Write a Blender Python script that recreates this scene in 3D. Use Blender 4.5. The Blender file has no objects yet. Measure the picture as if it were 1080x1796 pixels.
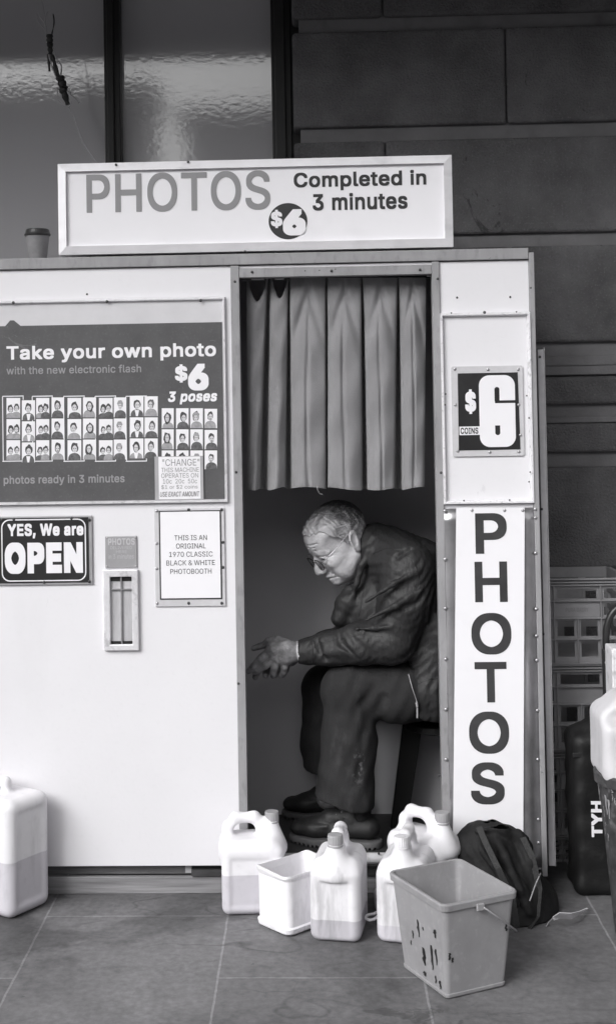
import bpy, math, random
import numpy as np
from mathutils import Vector, Matrix, Euler
random.seed(7); np.random.seed(7)
scene = bpy.context.scene
COL = scene.collection
R = math.radians

# ------------------------------------------------------------------ camera
F_PX = 2300.0                 # focal length in photograph pixels (photo is 1080 x 1796)
PITCH, YAW, ROLL = 1.5, 2.0, -0.95
SHX, SHY = 0.042, -0.135
cam_d = bpy.data.cameras.new('camera')
cam = bpy.data.objects.new('camera', cam_d); COL.objects.link(cam)
cam_d.sensor_fit = 'VERTICAL'; cam_d.sensor_height = 36.0; cam_d.sensor_width = 36.0
cam_d.lens = F_PX / 1796 * 36; cam_d.shift_x = SHX; cam_d.shift_y = SHY
cam_d.clip_start = 0.05; cam_d.clip_end = 300
CAM = Vector((0.0, -4.107, 1.514))
CR = Matrix.Rotation(R(YAW), 3, 'Z') @ Matrix.Rotation(R(90 + PITCH), 3, 'X') @ Matrix.Rotation(R(ROLL), 3, 'Z')
cam.location = CAM; cam.rotation_euler = CR.to_euler()
scene.camera = cam

# ------------------------------------------------------------------ sky, sun, exposure
SUN_EL, SUN_AZ = 34.0, 38.0     # azimuth: degrees to the left of the camera's back
sd = Vector((-math.sin(R(SUN_AZ)) * math.cos(R(SUN_EL)), -math.cos(R(SUN_AZ)) * math.cos(R(SUN_EL)), math.sin(R(SUN_EL))))
w = bpy.data.worlds.new('World'); scene.world = w; w.use_nodes = True
nt = w.node_tree; nt.nodes.clear()
sky = nt.nodes.new('ShaderNodeTexSky'); sky.sky_type = 'NISHITA'; sky.sun_disc = False
sky.sun_elevation = R(SUN_EL); sky.sun_rotation = math.atan2(sd.x, sd.y); sky.dust_density = 4.0
hs = nt.nodes.new('ShaderNodeHueSaturation'); hs.inputs['Saturation'].default_value = 0.0   # black and white film
bg = nt.nodes.new('ShaderNodeBackground'); bg.inputs['Strength'].default_value = 0.14
wo = nt.nodes.new('ShaderNodeOutputWorld')
nt.links.new(sky.outputs[0], hs.inputs['Color']); nt.links.new(hs.outputs[0], bg.inputs[0]); nt.links.new(bg.outputs[0], wo.inputs[0])
sun_d = bpy.data.lights.new('sun', 'SUN'); sun_d.energy = 1.1; sun_d.angle = R(34); sun_d.color = (1, 0.995, 0.985)
sun = bpy.data.objects.new('sun', sun_d); COL.objects.link(sun)
sun.rotation_euler = (-sd).to_track_quat('-Z', 'Y').to_euler()
scene.view_settings.view_transform = 'Standard'; scene.view_settings.look = 'None'
scene.view_settings.exposure = 0.5; scene.view_settings.gamma = 1.0

# ------------------------------------------------------------------ photo pixel -> world helpers
CX, CY = 540 - SHX * 1796, 898 + SHY * 1796
def ray(px, py):
    return (CR @ Vector(((px - CX) / F_PX, -(py - CY) / F_PX, -1.0)))
def P(px, py, Y=0.0):
    d = ray(px, py); t = (Y - CAM.y) / d.y
    return CAM + d * t
def G(px, py, z=0.0):
    d = ray(px, py); t = (z - CAM.z) / d.z
    return CAM + d * t
def RECT(x0, y0, x1, y1, Y=0.0):
    xm, ym = (x0 + x1) / 2, (y0 + y1) / 2
    return P(x0, ym, Y).x, P(xm, y1, Y).z, P(x1, ym, Y).x, P(xm, y0, Y).z      # X0, Z0, X1, Z1

# ------------------------------------------------------------------ materials
MATS = {}
def grey(v, t=1.0):
    return (v, v * 0.985, v * (1.0 + 0.02 * t), 1)
def mat(name, v, rough=0.6, var=0.12, scale=8.0, bump=0.0, bscale=60.0, spec=0.4, metal=0.0,
        speck=0.0, speck_v=None, speck_scale=90.0, stretch=(1, 1, 1), streak=0.0, streak_v=0.1, streak_scale=(14, 14, 1.6), streak_lo=0.56, sheen=0.0):
    """grey procedural surface: two octaves of tone noise, optional specks, streaks and bump"""
    if name in MATS: return MATS[name]
    m = bpy.data.materials.new(name); m.use_nodes = True; n = m.node_tree.nodes; L = m.node_tree.links
    b = n['Principled BSDF']; b.inputs['Roughness'].default_value = rough; b.inputs['Metallic'].default_value = metal
    b.inputs['Specular IOR Level'].default_value = spec
    if sheen: b.inputs['Sheen Weight'].default_value = sheen
    tc = n.new('ShaderNodeTexCoord'); mp = n.new('ShaderNodeMapping'); mp.inputs['Scale'].default_value = stretch
    L.new(tc.outputs['Object'], mp.inputs[0])
    nz = n.new('ShaderNodeTexNoise'); nz.inputs['Scale'].default_value = scale; nz.inputs['Detail'].default_value = 6; nz.inputs['Roughness'].default_value = 0.62
    L.new(mp.outputs[0], nz.inputs['Vector'])
    rp = n.new('ShaderNodeValToRGB'); rp.color_ramp.elements[0].position = 0.3; rp.color_ramp.elements[1].position = 0.7
    rp.color_ramp.elements[0].color = grey(v * (1 - var)); rp.color_ramp.elements[1].color = grey(min(0.9, v * (1 + var)))
    L.new(nz.outputs['Fac'], rp.inputs[0]); c = rp.outputs[0]
    def mixin(c, fac, val):
        mx = n.new('ShaderNodeMix'); mx.data_type = 'RGBA'
        L.new(fac, mx.inputs[0]); L.new(c, mx.inputs[6]); mx.inputs[7].default_value = grey(val); return mx.outputs[2]
    if speck:
        n2 = n.new('ShaderNodeTexNoise'); n2.inputs['Scale'].default_value = speck_scale; n2.inputs['Detail'].default_value = 3
        L.new(mp.outputs[0], n2.inputs['Vector'])
        r2 = n.new('ShaderNodeMapRange'); r2.inputs[1].default_value = 0.56; r2.inputs[2].default_value = 0.72; r2.inputs[4].default_value = speck
        L.new(n2.outputs['Fac'], r2.inputs[0]); c = mixin(c, r2.outputs[0], speck_v if speck_v is not None else v * 0.4)
    if streak:
        m3 = n.new('ShaderNodeMapping'); m3.inputs['Scale'].default_value = streak_scale; L.new(tc.outputs['Object'], m3.inputs[0])
        n3 = n.new('ShaderNodeTexNoise'); n3.inputs['Scale'].default_value = 1.0; n3.inputs['Detail'].default_value = 5; n3.inputs['Roughness'].default_value = 0.65
        L.new(m3.outputs[0], n3.inputs['Vector'])
        r3 = n.new('ShaderNodeMapRange'); r3.inputs[1].default_value = streak_lo; r3.inputs[2].default_value = streak_lo + 0.16; r3.inputs[4].default_value = streak
        L.new(n3.outputs['Fac'], r3.inputs[0]); c = mixin(c, r3.outputs[0], streak_v)
    L.new(c, b.inputs['Base Color'])
    if bump:
        n4 = n.new('ShaderNodeTexNoise'); n4.inputs['Scale'].default_value = bscale; n4.inputs['Detail'].default_value = 4
        L.new(mp.outputs[0], n4.inputs['Vector'])
        bp = n.new('ShaderNodeBump'); bp.inputs['Strength'].default_value = bump; bp.inputs['Distance'].default_value = 0.01
        L.new(n4.outputs['Fac'], bp.inputs['Height']); L.new(bp.outputs[0], b.inputs['Normal'])
    MATS[name] = m
    return m

# ------------------------------------------------------------------ object helpers
OFF = {}
def tag(o, label=None, cat=None, group=None, kind=None):
    if label: o['label'] = label
    if cat: o['category'] = cat
    if group: o['group'] = group
    if kind: o['kind'] = kind
    return o
def thing(name, label, cat, loc=(0, 0, 0), group=None, rz=0.0):
    o = bpy.data.objects.new(name, None); COL.objects.link(o); o.location = loc; o.rotation_euler = (0, 0, rz)
    o.empty_display_size = 0.1
    OFF[o.name] = Vector(loc)
    return tag(o, label, cat, group)
def link_mesh(name, verts, faces, mats, parent=None, mi=None, smooth=False, local=False, bevel=0.0, bseg=2):
    """one mesh object; vertices are given in world space unless local (then in the parent's frame)"""
    off = OFF.get(parent.name, Vector()) if parent else Vector()
    if isinstance(verts, np.ndarray):
        verts = verts.astype(float) if local else verts - np.array(off)
        verts = verts.tolist()
    elif not local: verts = [tuple(Vector(v) - off) for v in verts]
    me = bpy.data.meshes.new(name); me.from_pydata(verts, [], faces if isinstance(faces, list) else faces.tolist())
    for m in (mats if isinstance(mats, (list, tuple)) else [mats]): me.materials.append(m)
    if mi is not None: me.polygons.foreach_set('material_index', mi)
    if smooth: me.polygons.foreach_set('use_smooth', [True] * len(me.polygons))
    me.update()
    o = bpy.data.objects.new(name, me); COL.objects.link(o)
    if parent: o.parent = parent; OFF[o.name] = off
    if bevel:
        b = o.modifiers.new('bevel', 'BEVEL'); b.width = bevel; b.segments = bseg; b.limit_method = 'ANGLE'; b.angle_limit = R(35)
    return o
class MB:
    def __init__(s): s.v, s.f, s.m, s.cur = [], [], [], 0
    def add(s, vs, fs):
        k = len(s.v); s.v += [tuple(v) for v in vs]; s.f += [tuple(i + k for i in f) for f in fs]; s.m += [s.cur] * len(fs); return s
    def box(s, x0, x1, y0, y1, z0, z1):
        return s.add([(x0, y0, z0), (x1, y0, z0), (x1, y1, z0), (x0, y1, z0), (x0, y0, z1), (x1, y0, z1), (x1, y1, z1), (x0, y1, z1)],
                     [(0, 3, 2, 1), (4, 5, 6, 7), (0, 1, 5, 4), (1, 2, 6, 5), (2, 3, 7, 6), (3, 0, 4, 7)])
    def prism(s, poly, y0, y1):            # polygon in XZ, counter-clockwise seen from -Y, extruded y0 (front) .. y1
        n = len(poly)
        vs = [(x, y0, z) for x, z in poly] + [(x, y1, z) for x, z in poly]
        return s.add(vs, [tuple(range(n)), tuple(range(2 * n - 1, n - 1, -1))] + [(i, i + n, (i + 1) % n + n, (i + 1) % n) for i in range(n)])
    def flat(s, poly, y):
        return s.add([(x, y, z) for x, z in poly], [tuple(range(len(poly)))])
    def tube(s, pts, r, n=10, cap=True):
        pts = [Vector(p) for p in pts]; rs = r if isinstance(r, (list, tuple)) else [r] * len(pts)
        vs, fs = [], []; up = None
        for i, p in enumerate(pts):
            t = (pts[min(i + 1, len(pts) - 1)] - pts[max(i - 1, 0)]).normalized()
            if up is None: up = t.orthogonal().normalized()
            up = (up - t * up.dot(t)).normalized(); bn = t.cross(up)
            for k in range(n):
                a = 2 * math.pi * k / n; vs.append(p + (up * math.cos(a) + bn * math.sin(a)) * rs[i])
        for i in range(len(pts) - 1):
            for k in range(n):
                a, b = i * n + k, i * n + (k + 1) % n; fs.append((a, b, b + n, a + n))
        if cap: fs += [tuple(range(n - 1, -1, -1)), tuple(range((len(pts) - 1) * n, len(pts) * n))]
        return s.add(vs, fs)
    def lathe(s, c, prof, n=32):           # profile of (radius, z) about the vertical axis through c
        vs, fs = [], []
        for r, z in prof:
            for k in range(n):
                a = 2 * math.pi * k / n; vs.append((c[0] + r * math.cos(a), c[1] + r * math.sin(a), c[2] + z))
        for i in range(len(prof) - 1):
            for k in range(n):
                a, b = i * n + k, i * n + (k + 1) % n; fs.append((a, b, b + n, a + n))
        fs += [tuple(range(n - 1, -1, -1)), tuple(range((len(prof) - 1) * n, len(prof) * n))]
        return s.add(vs, fs)
    def build(s, name, mats, parent=None, **kw):
        return link_mesh(name, s.v, s.f, mats, parent, mi=s.m, **kw)
def rrect(x0, z0, x1, z1, r, n=6):
    out = []
    for cx, cz, a0 in ((x1 - r, z0 + r, -90), (x1 - r, z1 - r, 0), (x0 + r, z1 - r, 90), (x0 + r, z0 + r, 180)):
        for i in range(n + 1):
            a = R(a0 + 90 * i / n); out.append((cx + r * math.cos(a), cz + r * math.sin(a)))
    return out
def circle(cx, cz, rx, rz=None, n=28):
    rz = rz or rx
    return [(cx + rx * math.cos(2 * math.pi * i / n), cz + rz * math.sin(2 * math.pi * i / n)) for i in range(n)]
def ring(mb, outer, inner, y0, y1):        # two outlines of equal length -> a raised flat ring
    n = len(outer)
    vs = [(x, y0, z) for x, z in outer] + [(x, y0, z) for x, z in inner] + [(x, y1, z) for x, z in outer] + [(x, y1, z) for x, z in inner]
    fs = []
    for i in range(n):
        j = (i + 1) % n
        fs += [(i, j, n + j, n + i), (2 * n + i, 2 * n + j, j, i), (n + i, n + j, 3 * n + j, 3 * n + i)]
    mb.add(vs, fs)
_TXT = {}
try:                                       # the sans serif bundled with Blender; its built-in font otherwise
    import os
    FONT = bpy.data.fonts.load(os.path.join(bpy.utils.system_resource('DATAFILES'), 'fonts', 'Inter.woff2'))
except Exception:
    FONT = None
def glyphs(txt, space):
    key = (txt, space)
    if key not in _TXT:
        cu = bpy.data.curves.new('lettering_curve', 'FONT'); cu.body = txt; cu.font = FONT or cu.font; cu.size = 1.0; cu.resolution_u = 4; cu.space_character = space
        ob = bpy.data.objects.new('lettering_curve', cu); COL.objects.link(ob)
        cu.fill_mode = 'NONE'
        dg = bpy.context.evaluated_depsgraph_get(); dg.update()
        me = bpy.data.meshes.new_from_object(ob.evaluated_get(dg))
        co = [Vector(v.co[:2]) for v in me.vertices]; ed = [tuple(e.vertices) for e in me.edges]
        bpy.data.objects.remove(ob); bpy.data.curves.remove(cu); bpy.data.meshes.remove(me)
        from mathutils.geometry import delaunay_2d_cdt
        ov, _, of, *_r = delaunay_2d_cdt(co, ed, [], 0, 1e-6)
        A = np.array([co[i] for i, j in ed]); B = np.array([co[j] for i, j in ed]); keep = []
        for f_ in of:                        # a triangle belongs to the letter where the outline winds round it
            c = sum((ov[i] for i in f_), Vector((0, 0))) / 3
            up = (A[:, 1] <= c.y) & (B[:, 1] > c.y); dn = (A[:, 1] > c.y) & (B[:, 1] <= c.y)
            lf = (B[:, 0] - A[:, 0]) * (c.y - A[:, 1]) - (c.x - A[:, 0]) * (B[:, 1] - A[:, 1])
            if (up & (lf > 0)).sum() - (dn & (lf < 0)).sum(): keep.append(tuple(f_))
        _TXT[key] = ([(v.x, v.y, 0.0) for v in ov], keep)
    return _TXT[key]
def text_into(mb, txt, box, Y, bold=0.0, shear=0.0, thick=0.0, rot=False):
    """flat letters filling the photo-pixel box (x0, y0, x1, y1) on the plane Y; bold = ink spread in em, laid as thin overprints"""
    vs, fs = glyphs(txt, 1.0 + bold * 2.2)
    if rot: vs = [(-y, x, z) for x, y, z in vs]
    if shear: vs = [(x + y * shear, y, z) for x, y, z in vs]
    xs = [v[0] for v in vs]; ys = [v[1] for v in vs]
    ax, bx, ay, by = min(xs) - bold, max(xs) + bold, min(ys) - bold, max(ys) + bold
    X0, Z0, X1, Z1 = RECT(*box, Y)
    sh = [(0, 0)] + ([(bold * a_ / g_, bold * b_ / g_) for g_ in ([1] if bold <= 0.03 else [2]) for a_ in range(-g_, g_ + 1) for b_ in range(-g_, g_ + 1) if a_ or b_] if bold else [])
    for k, (dx, dy) in enumerate(sh):
        pv_ = [(X0 + (x + dx - ax) / (bx - ax) * (X1 - X0), Z0 + (y + dy - ay) / (by - ay) * (Z1 - Z0)) for x, y, _ in vs]
        for i, f_ in enumerate(fs):          # faces a hair apart in depth: overlapping contours never share a plane
            mb.add([(pv_[q][0], Y - k * 4e-5 - (i % 4) * 9e-6, pv_[q][1]) for q in f_], [tuple(range(len(f_)))])
def lettering(parent, items, m, Y, name='lettering'):
    mb = MB()
    for it in items:
        t, box, kw = it[0], it[1], (it[2] if len(it) > 2 else {})
        text_into(mb, t, box, Y, **kw)
    o = mb.build(name, m, parent)
    return o
_SCREW = {}
def screw(parent, px, py, Y, dark=True, r=0.0048, name='screw'):
    key = (dark, r)
    if key not in _SCREW:
        mb = MB(); prof = [(r, 0), (r * 0.95, r * 0.3), (r * 0.6, r * 0.6), (r * 0.15, r * 0.7)]
        mb.lathe((0, 0, 0), prof, 12); mb.v = [(x, -z, y) for x, y, z in mb.v]
        o = mb.build(name, M['screw_dark'] if dark else M['screw_steel'], None, smooth=True); _SCREW[key] = o
    else:
        o = _SCREW[key].copy(); COL.objects.link(o); o.name = name
    p = P(px, py, Y); o.parent = parent; o.location = p - OFF.get(parent.name, Vector())
    return o

# ------------------------------------------------------------------ signed distance modelling (smooth organic shapes)
class Field:
    def __init__(s, lo, hi, h):
        s.lo = np.array(lo, np.float32); s.h = h
        s.n = np.ceil((np.array(hi) - s.lo) / h).astype(int) + 1
        s.d = np.full(s.n, 1.0, np.float32)
        s.ax = [s.lo[i] + h * np.arange(s.n[i], dtype=np.float32) for i in range(3)]
    def _sl(s, lo, hi, pad):
        sl = []
        for i in range(3):
            a = int(max(0, math.floor((lo[i] - pad - s.lo[i]) / s.h))); b = int(min(s.n[i], math.ceil((hi[i] + pad - s.lo[i]) / s.h) + 1))
            if b <= a: return None
            sl.append(slice(a, b))
        return tuple(sl)
    def _grid(s, sl):
        return s.ax[0][sl[0]][:, None, None], s.ax[1][sl[1]][None, :, None], s.ax[2][sl[2]][None, None, :]
    def put(s, lo, hi, fn, k=0.0, op='add'):
        pad = max(k * 1.6, 0.02) + 2 * s.h
        sl = s._sl(lo, hi, pad)
        if sl is None: return s
        X, Y, Z = s._grid(sl); d = fn(X, Y, Z).astype(np.float32); a = s.d[sl]
        if op == 'add':
            if k > 0:
                h = np.maximum(k - np.abs(a - d), 0) / k; s.d[sl] = np.minimum(a, d) - h * h * k * 0.25
            else: s.d[sl] = np.minimum(a, d)
        else:
            d = -d
            if k > 0:
                h = np.maximum(k - np.abs(a - d), 0) / k; s.d[sl] = np.maximum(a, d) + h * h * k * 0.25
            else: s.d[sl] = np.maximum(a, d)
        return s
    def cone(s, a, b, ra, rb, k=0.0, op='add', sq=(1, 1, 1)):
        a = np.array(a, float); b = np.array(b, float); ba = b - a; bb = float(ba @ ba) or 1e-9; r = max(ra, rb)
        def fn(X, Y, Z):
            px, py, pz = X - a[0], Y - a[1], Z - a[2]
            t = np.clip((px * ba[0] + py * ba[1] + pz * ba[2]) / bb, 0, 1)
            return np.sqrt(((px - t * ba[0]) / sq[0]) ** 2 + ((py - t * ba[1]) / sq[1]) ** 2 + ((pz - t * ba[2]) / sq[2]) ** 2) - (ra + (rb - ra) * t)
        return s.put(np.minimum(a, b) - r * 1.3, np.maximum(a, b) + r * 1.3, fn, k, op)
    def chain(s, pts, rs, k=0.0, op='add', sq=(1, 1, 1), kin=0.0):
        for i in range(len(pts) - 1): s.cone(pts[i], pts[i + 1], rs[i], rs[i + 1], k if i == 0 else kin or k, op, sq)
        return s
    def ell(s, c, r, rot=None, k=0.0, op='add'):
        c = np.array(c, float); M3 = np.array(rot.transposed()) if rot is not None else np.eye(3); mr = max(r)
        def fn(X, Y, Z):
            x, y, z = X - c[0], Y - c[1], Z - c[2]
            u = M3[0, 0] * x + M3[0, 1] * y + M3[0, 2] * z; v = M3[1, 0] * x + M3[1, 1] * y + M3[1, 2] * z; q = M3[2, 0] * x + M3[2, 1] * y + M3[2, 2] * z
            k0 = np.sqrt((u / r[0]) ** 2 + (v / r[1]) ** 2 + (q / r[2]) ** 2); k1 = np.sqrt((u / r[0] ** 2) ** 2 + (v / r[1] ** 2) ** 2 + (q / r[2] ** 2) ** 2) + 1e-9
            return k0 * (k0 - 1) / k1
        return s.put(c - mr, c + mr, fn, k, op)
    def rbox(s, c, hf, r, rot=None, k=0.0, op='add', taper=0.0):
        c = np.array(c, float); M3 = np.array(rot.transposed()) if rot is not None else np.eye(3); mr = float(np.linalg.norm(hf))
        def fn(X, Y, Z):
            x, y, z = X - c[0], Y - c[1], Z - c[2]
            u = M3[0, 0] * x + M3[0, 1] * y + M3[0, 2] * z; v = M3[1, 0] * x + M3[1, 1] * y + M3[1, 2] * z; q = M3[2, 0] * x + M3[2, 1] * y + M3[2, 2] * z
            sc = 1 + taper * q / hf[2] if taper else 1.0
            qx, qy, qz = np.abs(u) / sc - hf[0] + r, np.abs(v) / sc - hf[1] + r, np.abs(q) - hf[2] + r
            return np.sqrt(np.maximum(qx, 0) ** 2 + np.maximum(qy, 0) ** 2 + np.maximum(qz, 0) ** 2) + np.minimum(np.maximum(qx, np.maximum(qy, qz)), 0) - r
        return s.put(c - mr, c + mr, fn, k, op)
    def warp(s, fn):
        X, Y, Z = s._grid((slice(None),) * 3); s.d = s.d + fn(X, Y, Z).astype(np.float32); return s
    def mesh(s):
        d = s.d; n = s.n; ins = d < 0
        c = np.zeros(n - 1, int); off = [(i, j, k) for i in (0, 1) for j in (0, 1) for k in (0, 1)]
        for i, j, k in off: c += ins[i:n[0] - 1 + i, j:n[1] - 1 + j, k:n[2] - 1 + k]
        act = (c > 0) & (c < 8); idx = -np.ones(n - 1, int); cells = np.argwhere(act); idx[act] = np.arange(len(cells))
        acc = np.zeros((len(cells), 3)); cnt = np.zeros(len(cells))
        cv = {o: d[cells[:, 0] + o[0], cells[:, 1] + o[1], cells[:, 2] + o[2]] for o in off}
        for o in off:
            for a in range(3):
                if o[a]: continue
                q = list(o); q[a] = 1; q = tuple(q); u, v = cv[o], cv[q]; x = (u < 0) != (v < 0)
                t = np.where(x, u / np.where(x, u - v, 1), 0); p = np.tile(np.array(o, float), (len(cells), 1)); p[:, a] += t
                acc[x] += p[x]; cnt[x] += 1
        V = s.lo + (cells + acc / cnt[:, None]) * s.h
        F = []
        for a in range(3):
            b, e = (a + 1) % 3, (a + 2) % 3
            sl0 = [slice(None)] * 3; sl1 = [slice(None)] * 3; sl0[a] = slice(0, -1); sl1[a] = slice(1, None)
            A, B = ins[tuple(sl0)], ins[tuple(sl1)]; g = np.argwhere(A != B)
            g = g[(g[:, b] > 0) & (g[:, e] > 0) & (g[:, b] < n[b] - 1) & (g[:, e] < n[e] - 1)]
            if not len(g): continue
            fl = A[g[:, 0], g[:, 1], g[:, 2]]
            def at(db, de):
                h = g.copy(); h[:, b] -= db; h[:, e] -= de; return idx[h[:, 0], h[:, 1], h[:, 2]]
            q = np.stack([at(1, 1), at(0, 1), at(0, 0), at(1, 0)], 1)
            q[~fl] = q[~fl][:, ::-1]; F.append(q)
        return V, np.concatenate(F)
def sdf_obj(name, fields, mats, parent, smooth_it=2, local=False, mi_fn=None):
    V, F, k = [], [], 0
    for f in fields:
        v, q = f.mesh(); V.append(v); F.append(q + k); k += len(v)
    V = np.concatenate(V); F = np.concatenate(F)
    mi = mi_fn(V, F) if mi_fn else None
    o = link_mesh(name, V, F, mats, parent, mi=mi, smooth=True, local=local)
    if smooth_it:
        m = o.modifiers.new('smooth', 'SMOOTH'); m.factor = 0.5; m.iterations = smooth_it
    return o
def tree(o): return [(c, tree(c)) for c in o.children]
def dup(root, loc, rz, label, group=None, scale=None):
    def cp(o, par):
        c = o.copy(); COL.objects.link(c); c.parent = par
        for ch in list(o.children): cp(ch, c)
        return c
    r = root.copy(); COL.objects.link(r); r.location = loc; r.rotation_euler = (0, 0, rz)
    for ch in list(root.children): cp(ch, r)
    r['label'] = label
    if group: r['group'] = group
    if scale: r.scale = scale
    return r
# ------------------------------------------------------------------ palette
M = {}
def mk(key, *a, **k): M[key] = mat(key, *a, **k)
mk('white_paint', 0.74, rough=0.42, var=0.025, scale=2.2, speck=0.06, speck_v=0.5, speck_scale=60, streak=0.10, streak_v=0.45, streak_scale=(3, 3, 0.7), streak_lo=0.6, bump=0.03, bscale=90)
mk('grey_trim', 0.30, rough=0.5, var=0.14, scale=14, speck=0.4, speck_v=0.16, speck_scale=60, stretch=(1, 1, 0.35), bump=0.05)
mk('white_moulding', 0.74, rough=0.35, var=0.08, scale=30, speck=0.6, speck_v=0.3, speck_scale=70)
mk('aluminium', 0.78, rough=0.34, var=0.12, scale=20, metal=0.3, speck=0.5, speck_v=0.3, speck_scale=40, bump=0.12, bscale=40)
mk('interior', 0.50, rough=0.6, var=0.05, scale=3, bump=0.03)
mk('floor_dark', 0.045, rough=0.55, var=0.35, scale=14, bump=0.1)
mk('black_gap', 0.012, rough=0.8, var=0.1)
mk('plinth_wood', 0.13, rough=0.7, var=0.35, scale=6, stretch=(0.6, 6, 14), bump=0.25, bscale=30, speck=0.7, speck_v=0.05, speck_scale=5)
mk('plinth_light', 0.24, rough=0.7, var=0.3, scale=6, stretch=(0.6, 6, 14), bump=0.2, bscale=30, speck=0.6, speck_v=0.08, speck_scale=4)
mk('pipe_white', 0.62, rough=0.35, var=0.15, scale=12, speck=0.5, speck_v=0.2, speck_scale=25)
mk('screw_dark', 0.06, rough=0.4, var=0.2, metal=0.4)
mk('screw_steel', 0.45, rough=0.3, var=0.2, metal=0.7)
mk('stone', 0.135, rough=0.92, var=0.34, scale=4, speck=0.5, speck_v=0.22, speck_scale=130, bump=0.9, bscale=120, spec=0.15)
mk('stone_smooth', 0.185, rough=0.9, var=0.16, scale=6, bump=0.2, bscale=120, spec=0.15, streak=0.5, streak_v=0.07, streak_scale=(4, 4, 3))
mk('dark_frame', 0.014, rough=0.45, var=0.25, scale=10)
mk('sign_white', 0.84, rough=0.3, var=0.02, scale=3, speck=0.12, speck_v=0.6, speck_scale=8)
mk('sign_frame', 0.80, rough=0.32, var=0.06, scale=16, metal=0.1, speck=0.45, speck_v=0.5, speck_scale=14, stretch=(0.6, 1, 1))
mk('ink_dark', 0.035, rough=0.4, var=0.12, scale=30)
mk('ink_grey', 0.27, rough=0.4, var=0.04)
mk('ink_vertical', 0.055, rough=0.22, var=0.2, scale=9)
mk('poster_dark', 0.098, rough=0.35, var=0.16, scale=9, speck=0.35, speck_v=0.15, speck_scale=130)
mk('poster_light', 0.60, rough=0.35, var=0.06, scale=8)
mk('print_white', 0.82, rough=0.35, var=0.02)
mk('print_grey', 0.31, rough=0.35, var=0.06)
mk('print_mid', 0.34, rough=0.4, var=0.2, scale=120)
mk('print_skin', 0.6, rough=0.4, var=0.12, scale=150)
mk('print_hair', 0.07, rough=0.4, var=0.4, scale=150)
mk('print_coat', 0.12, rough=0.4, var=0.4, scale=120)
mk('plate_grey', 0.36, rough=0.4, var=0.1, scale=18, metal=0.2)
mk('brushed_metal', 0.42, rough=0.28, var=0.5, scale=5, metal=0.8, stretch=(1, 1, 0.5), bump=0.2, bscale=7, speck=0.5, speck_v=0.5, speck_scale=30)  # strong tone noise puts patchy reflections into the sheet's colour
mk('open_black', 0.028, rough=0.3, var=0.3, scale=8)
mk('clear_rim', 0.56, rough=0.25, var=0.08, scale=20)
mk('tape', 0.40, rough=0.2, var=0.08, scale=15)
mk('gap_shadow', 0.004, rough=1.0, var=0.0)

def add_marks(m, scale, thr, val, stretch=(1, 1, 1), amt=0.8):
    """sparse small scuffs with outlines of their own"""
    n = m.node_tree.nodes; L = m.node_tree.links; b = n['Principled BSDF']; src = b.inputs['Base Color'].links[0].from_socket
    tc = n.new('ShaderNodeTexCoord'); mp = n.new('ShaderNodeMapping'); mp.inputs['Scale'].default_value = stretch; L.new(tc.outputs['Object'], mp.inputs[0])
    nz = n.new('ShaderNodeTexNoise'); nz.inputs['Scale'].default_value = scale; nz.inputs['Detail'].default_value = 7; nz.inputs['Roughness'].default_value = 0.7; nz.inputs['Distortion'].default_value = 1.2; L.new(mp.outputs[0], nz.inputs['Vector'])
    r = n.new('ShaderNodeMapRange'); r.inputs[1].default_value = thr; r.inputs[2].default_value = thr + 0.03; r.inputs[4].default_value = amt; L.new(nz.outputs['Fac'], r.inputs[0])
    mx = n.new('ShaderNodeMix'); mx.data_type = 'RGBA'; L.new(r.outputs[0], mx.inputs[0]); L.new(src, mx.inputs[6]); mx.inputs[7].default_value = grey(val); L.new(mx.outputs[2], b.inputs['Base Color'])
add_marks(M['white_paint'], 5.5, 0.735, 0.33, (1.6, 1, 1)); add_marks(M['white_paint'], 3.0, 0.66, 0.60, (1.5, 1, 0.8), 0.5)
add_marks(M['grey_trim'], 14, 0.66, 0.12); add_marks(M['sign_white'], 6, 0.72, 0.55, (0.5, 1, 1.5), 0.6); add_marks(M['poster_dark'], 9, 0.66, 0.2, (1, 1, 2), 0.5)
add_marks(M['stone'], 7, 0.66, 0.03, (1, 1, 0.6), 0.6)
# pavement: large staggered slabs with pale joints, scuffs and smears
TW = 0.545                                   # slab width
g0 = G(386.5, 1700)
m = bpy.data.materials.new('slab_paving'); m.use_nodes = True; n = m.node_tree.nodes; L = m.node_tree.links; M['paving'] = m
b = n['Principled BSDF']; b.inputs['Specular IOR Level'].default_value = 0.35
tc = n.new('ShaderNodeTexCoord'); sx = n.new('ShaderNodeSeparateXYZ'); L.new(tc.outputs['Object'], sx.inputs[0])
cb = n.new('ShaderNodeCombineXYZ'); L.new(sx.outputs['Y'], cb.inputs['X']); L.new(sx.outputs['X'], cb.inputs['Y'])
nzj = n.new('ShaderNodeTexNoise'); nzj.inputs['Scale'].default_value = 14; L.new(tc.outputs['Object'], nzj.inputs['Vector'])
vm = n.new('ShaderNodeVectorMath'); vm.operation = 'MULTIPLY_ADD'; vm.inputs[1].default_value = (0.006, 0.006, 0)
L.new(nzj.outputs['Color'], vm.inputs[0]); L.new(cb.outputs[0], vm.inputs[2])
br = n.new('ShaderNodeTexBrick'); br.offset = 0.5; br.offset_frequency = 2; br.squash = 1.0
br.inputs['Scale'].default_value = 1.0; TL = 2 * (G(240, 1606).y - G(560, 1714).y); br.inputs['Brick Width'].default_value = TL; br.inputs['Row Height'].default_value = TW
br.inputs['Mortar Size'].default_value = 0.0032; br.inputs['Mortar Smooth'].default_value = 0.15; br.inputs['Bias'].default_value = 0.0
br.inputs['Color1'].default_value = grey(0.135); br.inputs['Color2'].default_value = grey(0.158); br.inputs['Mortar'].default_value = grey(0.235)
L.new(vm.outputs[0], br.inputs['Vector'])
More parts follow.
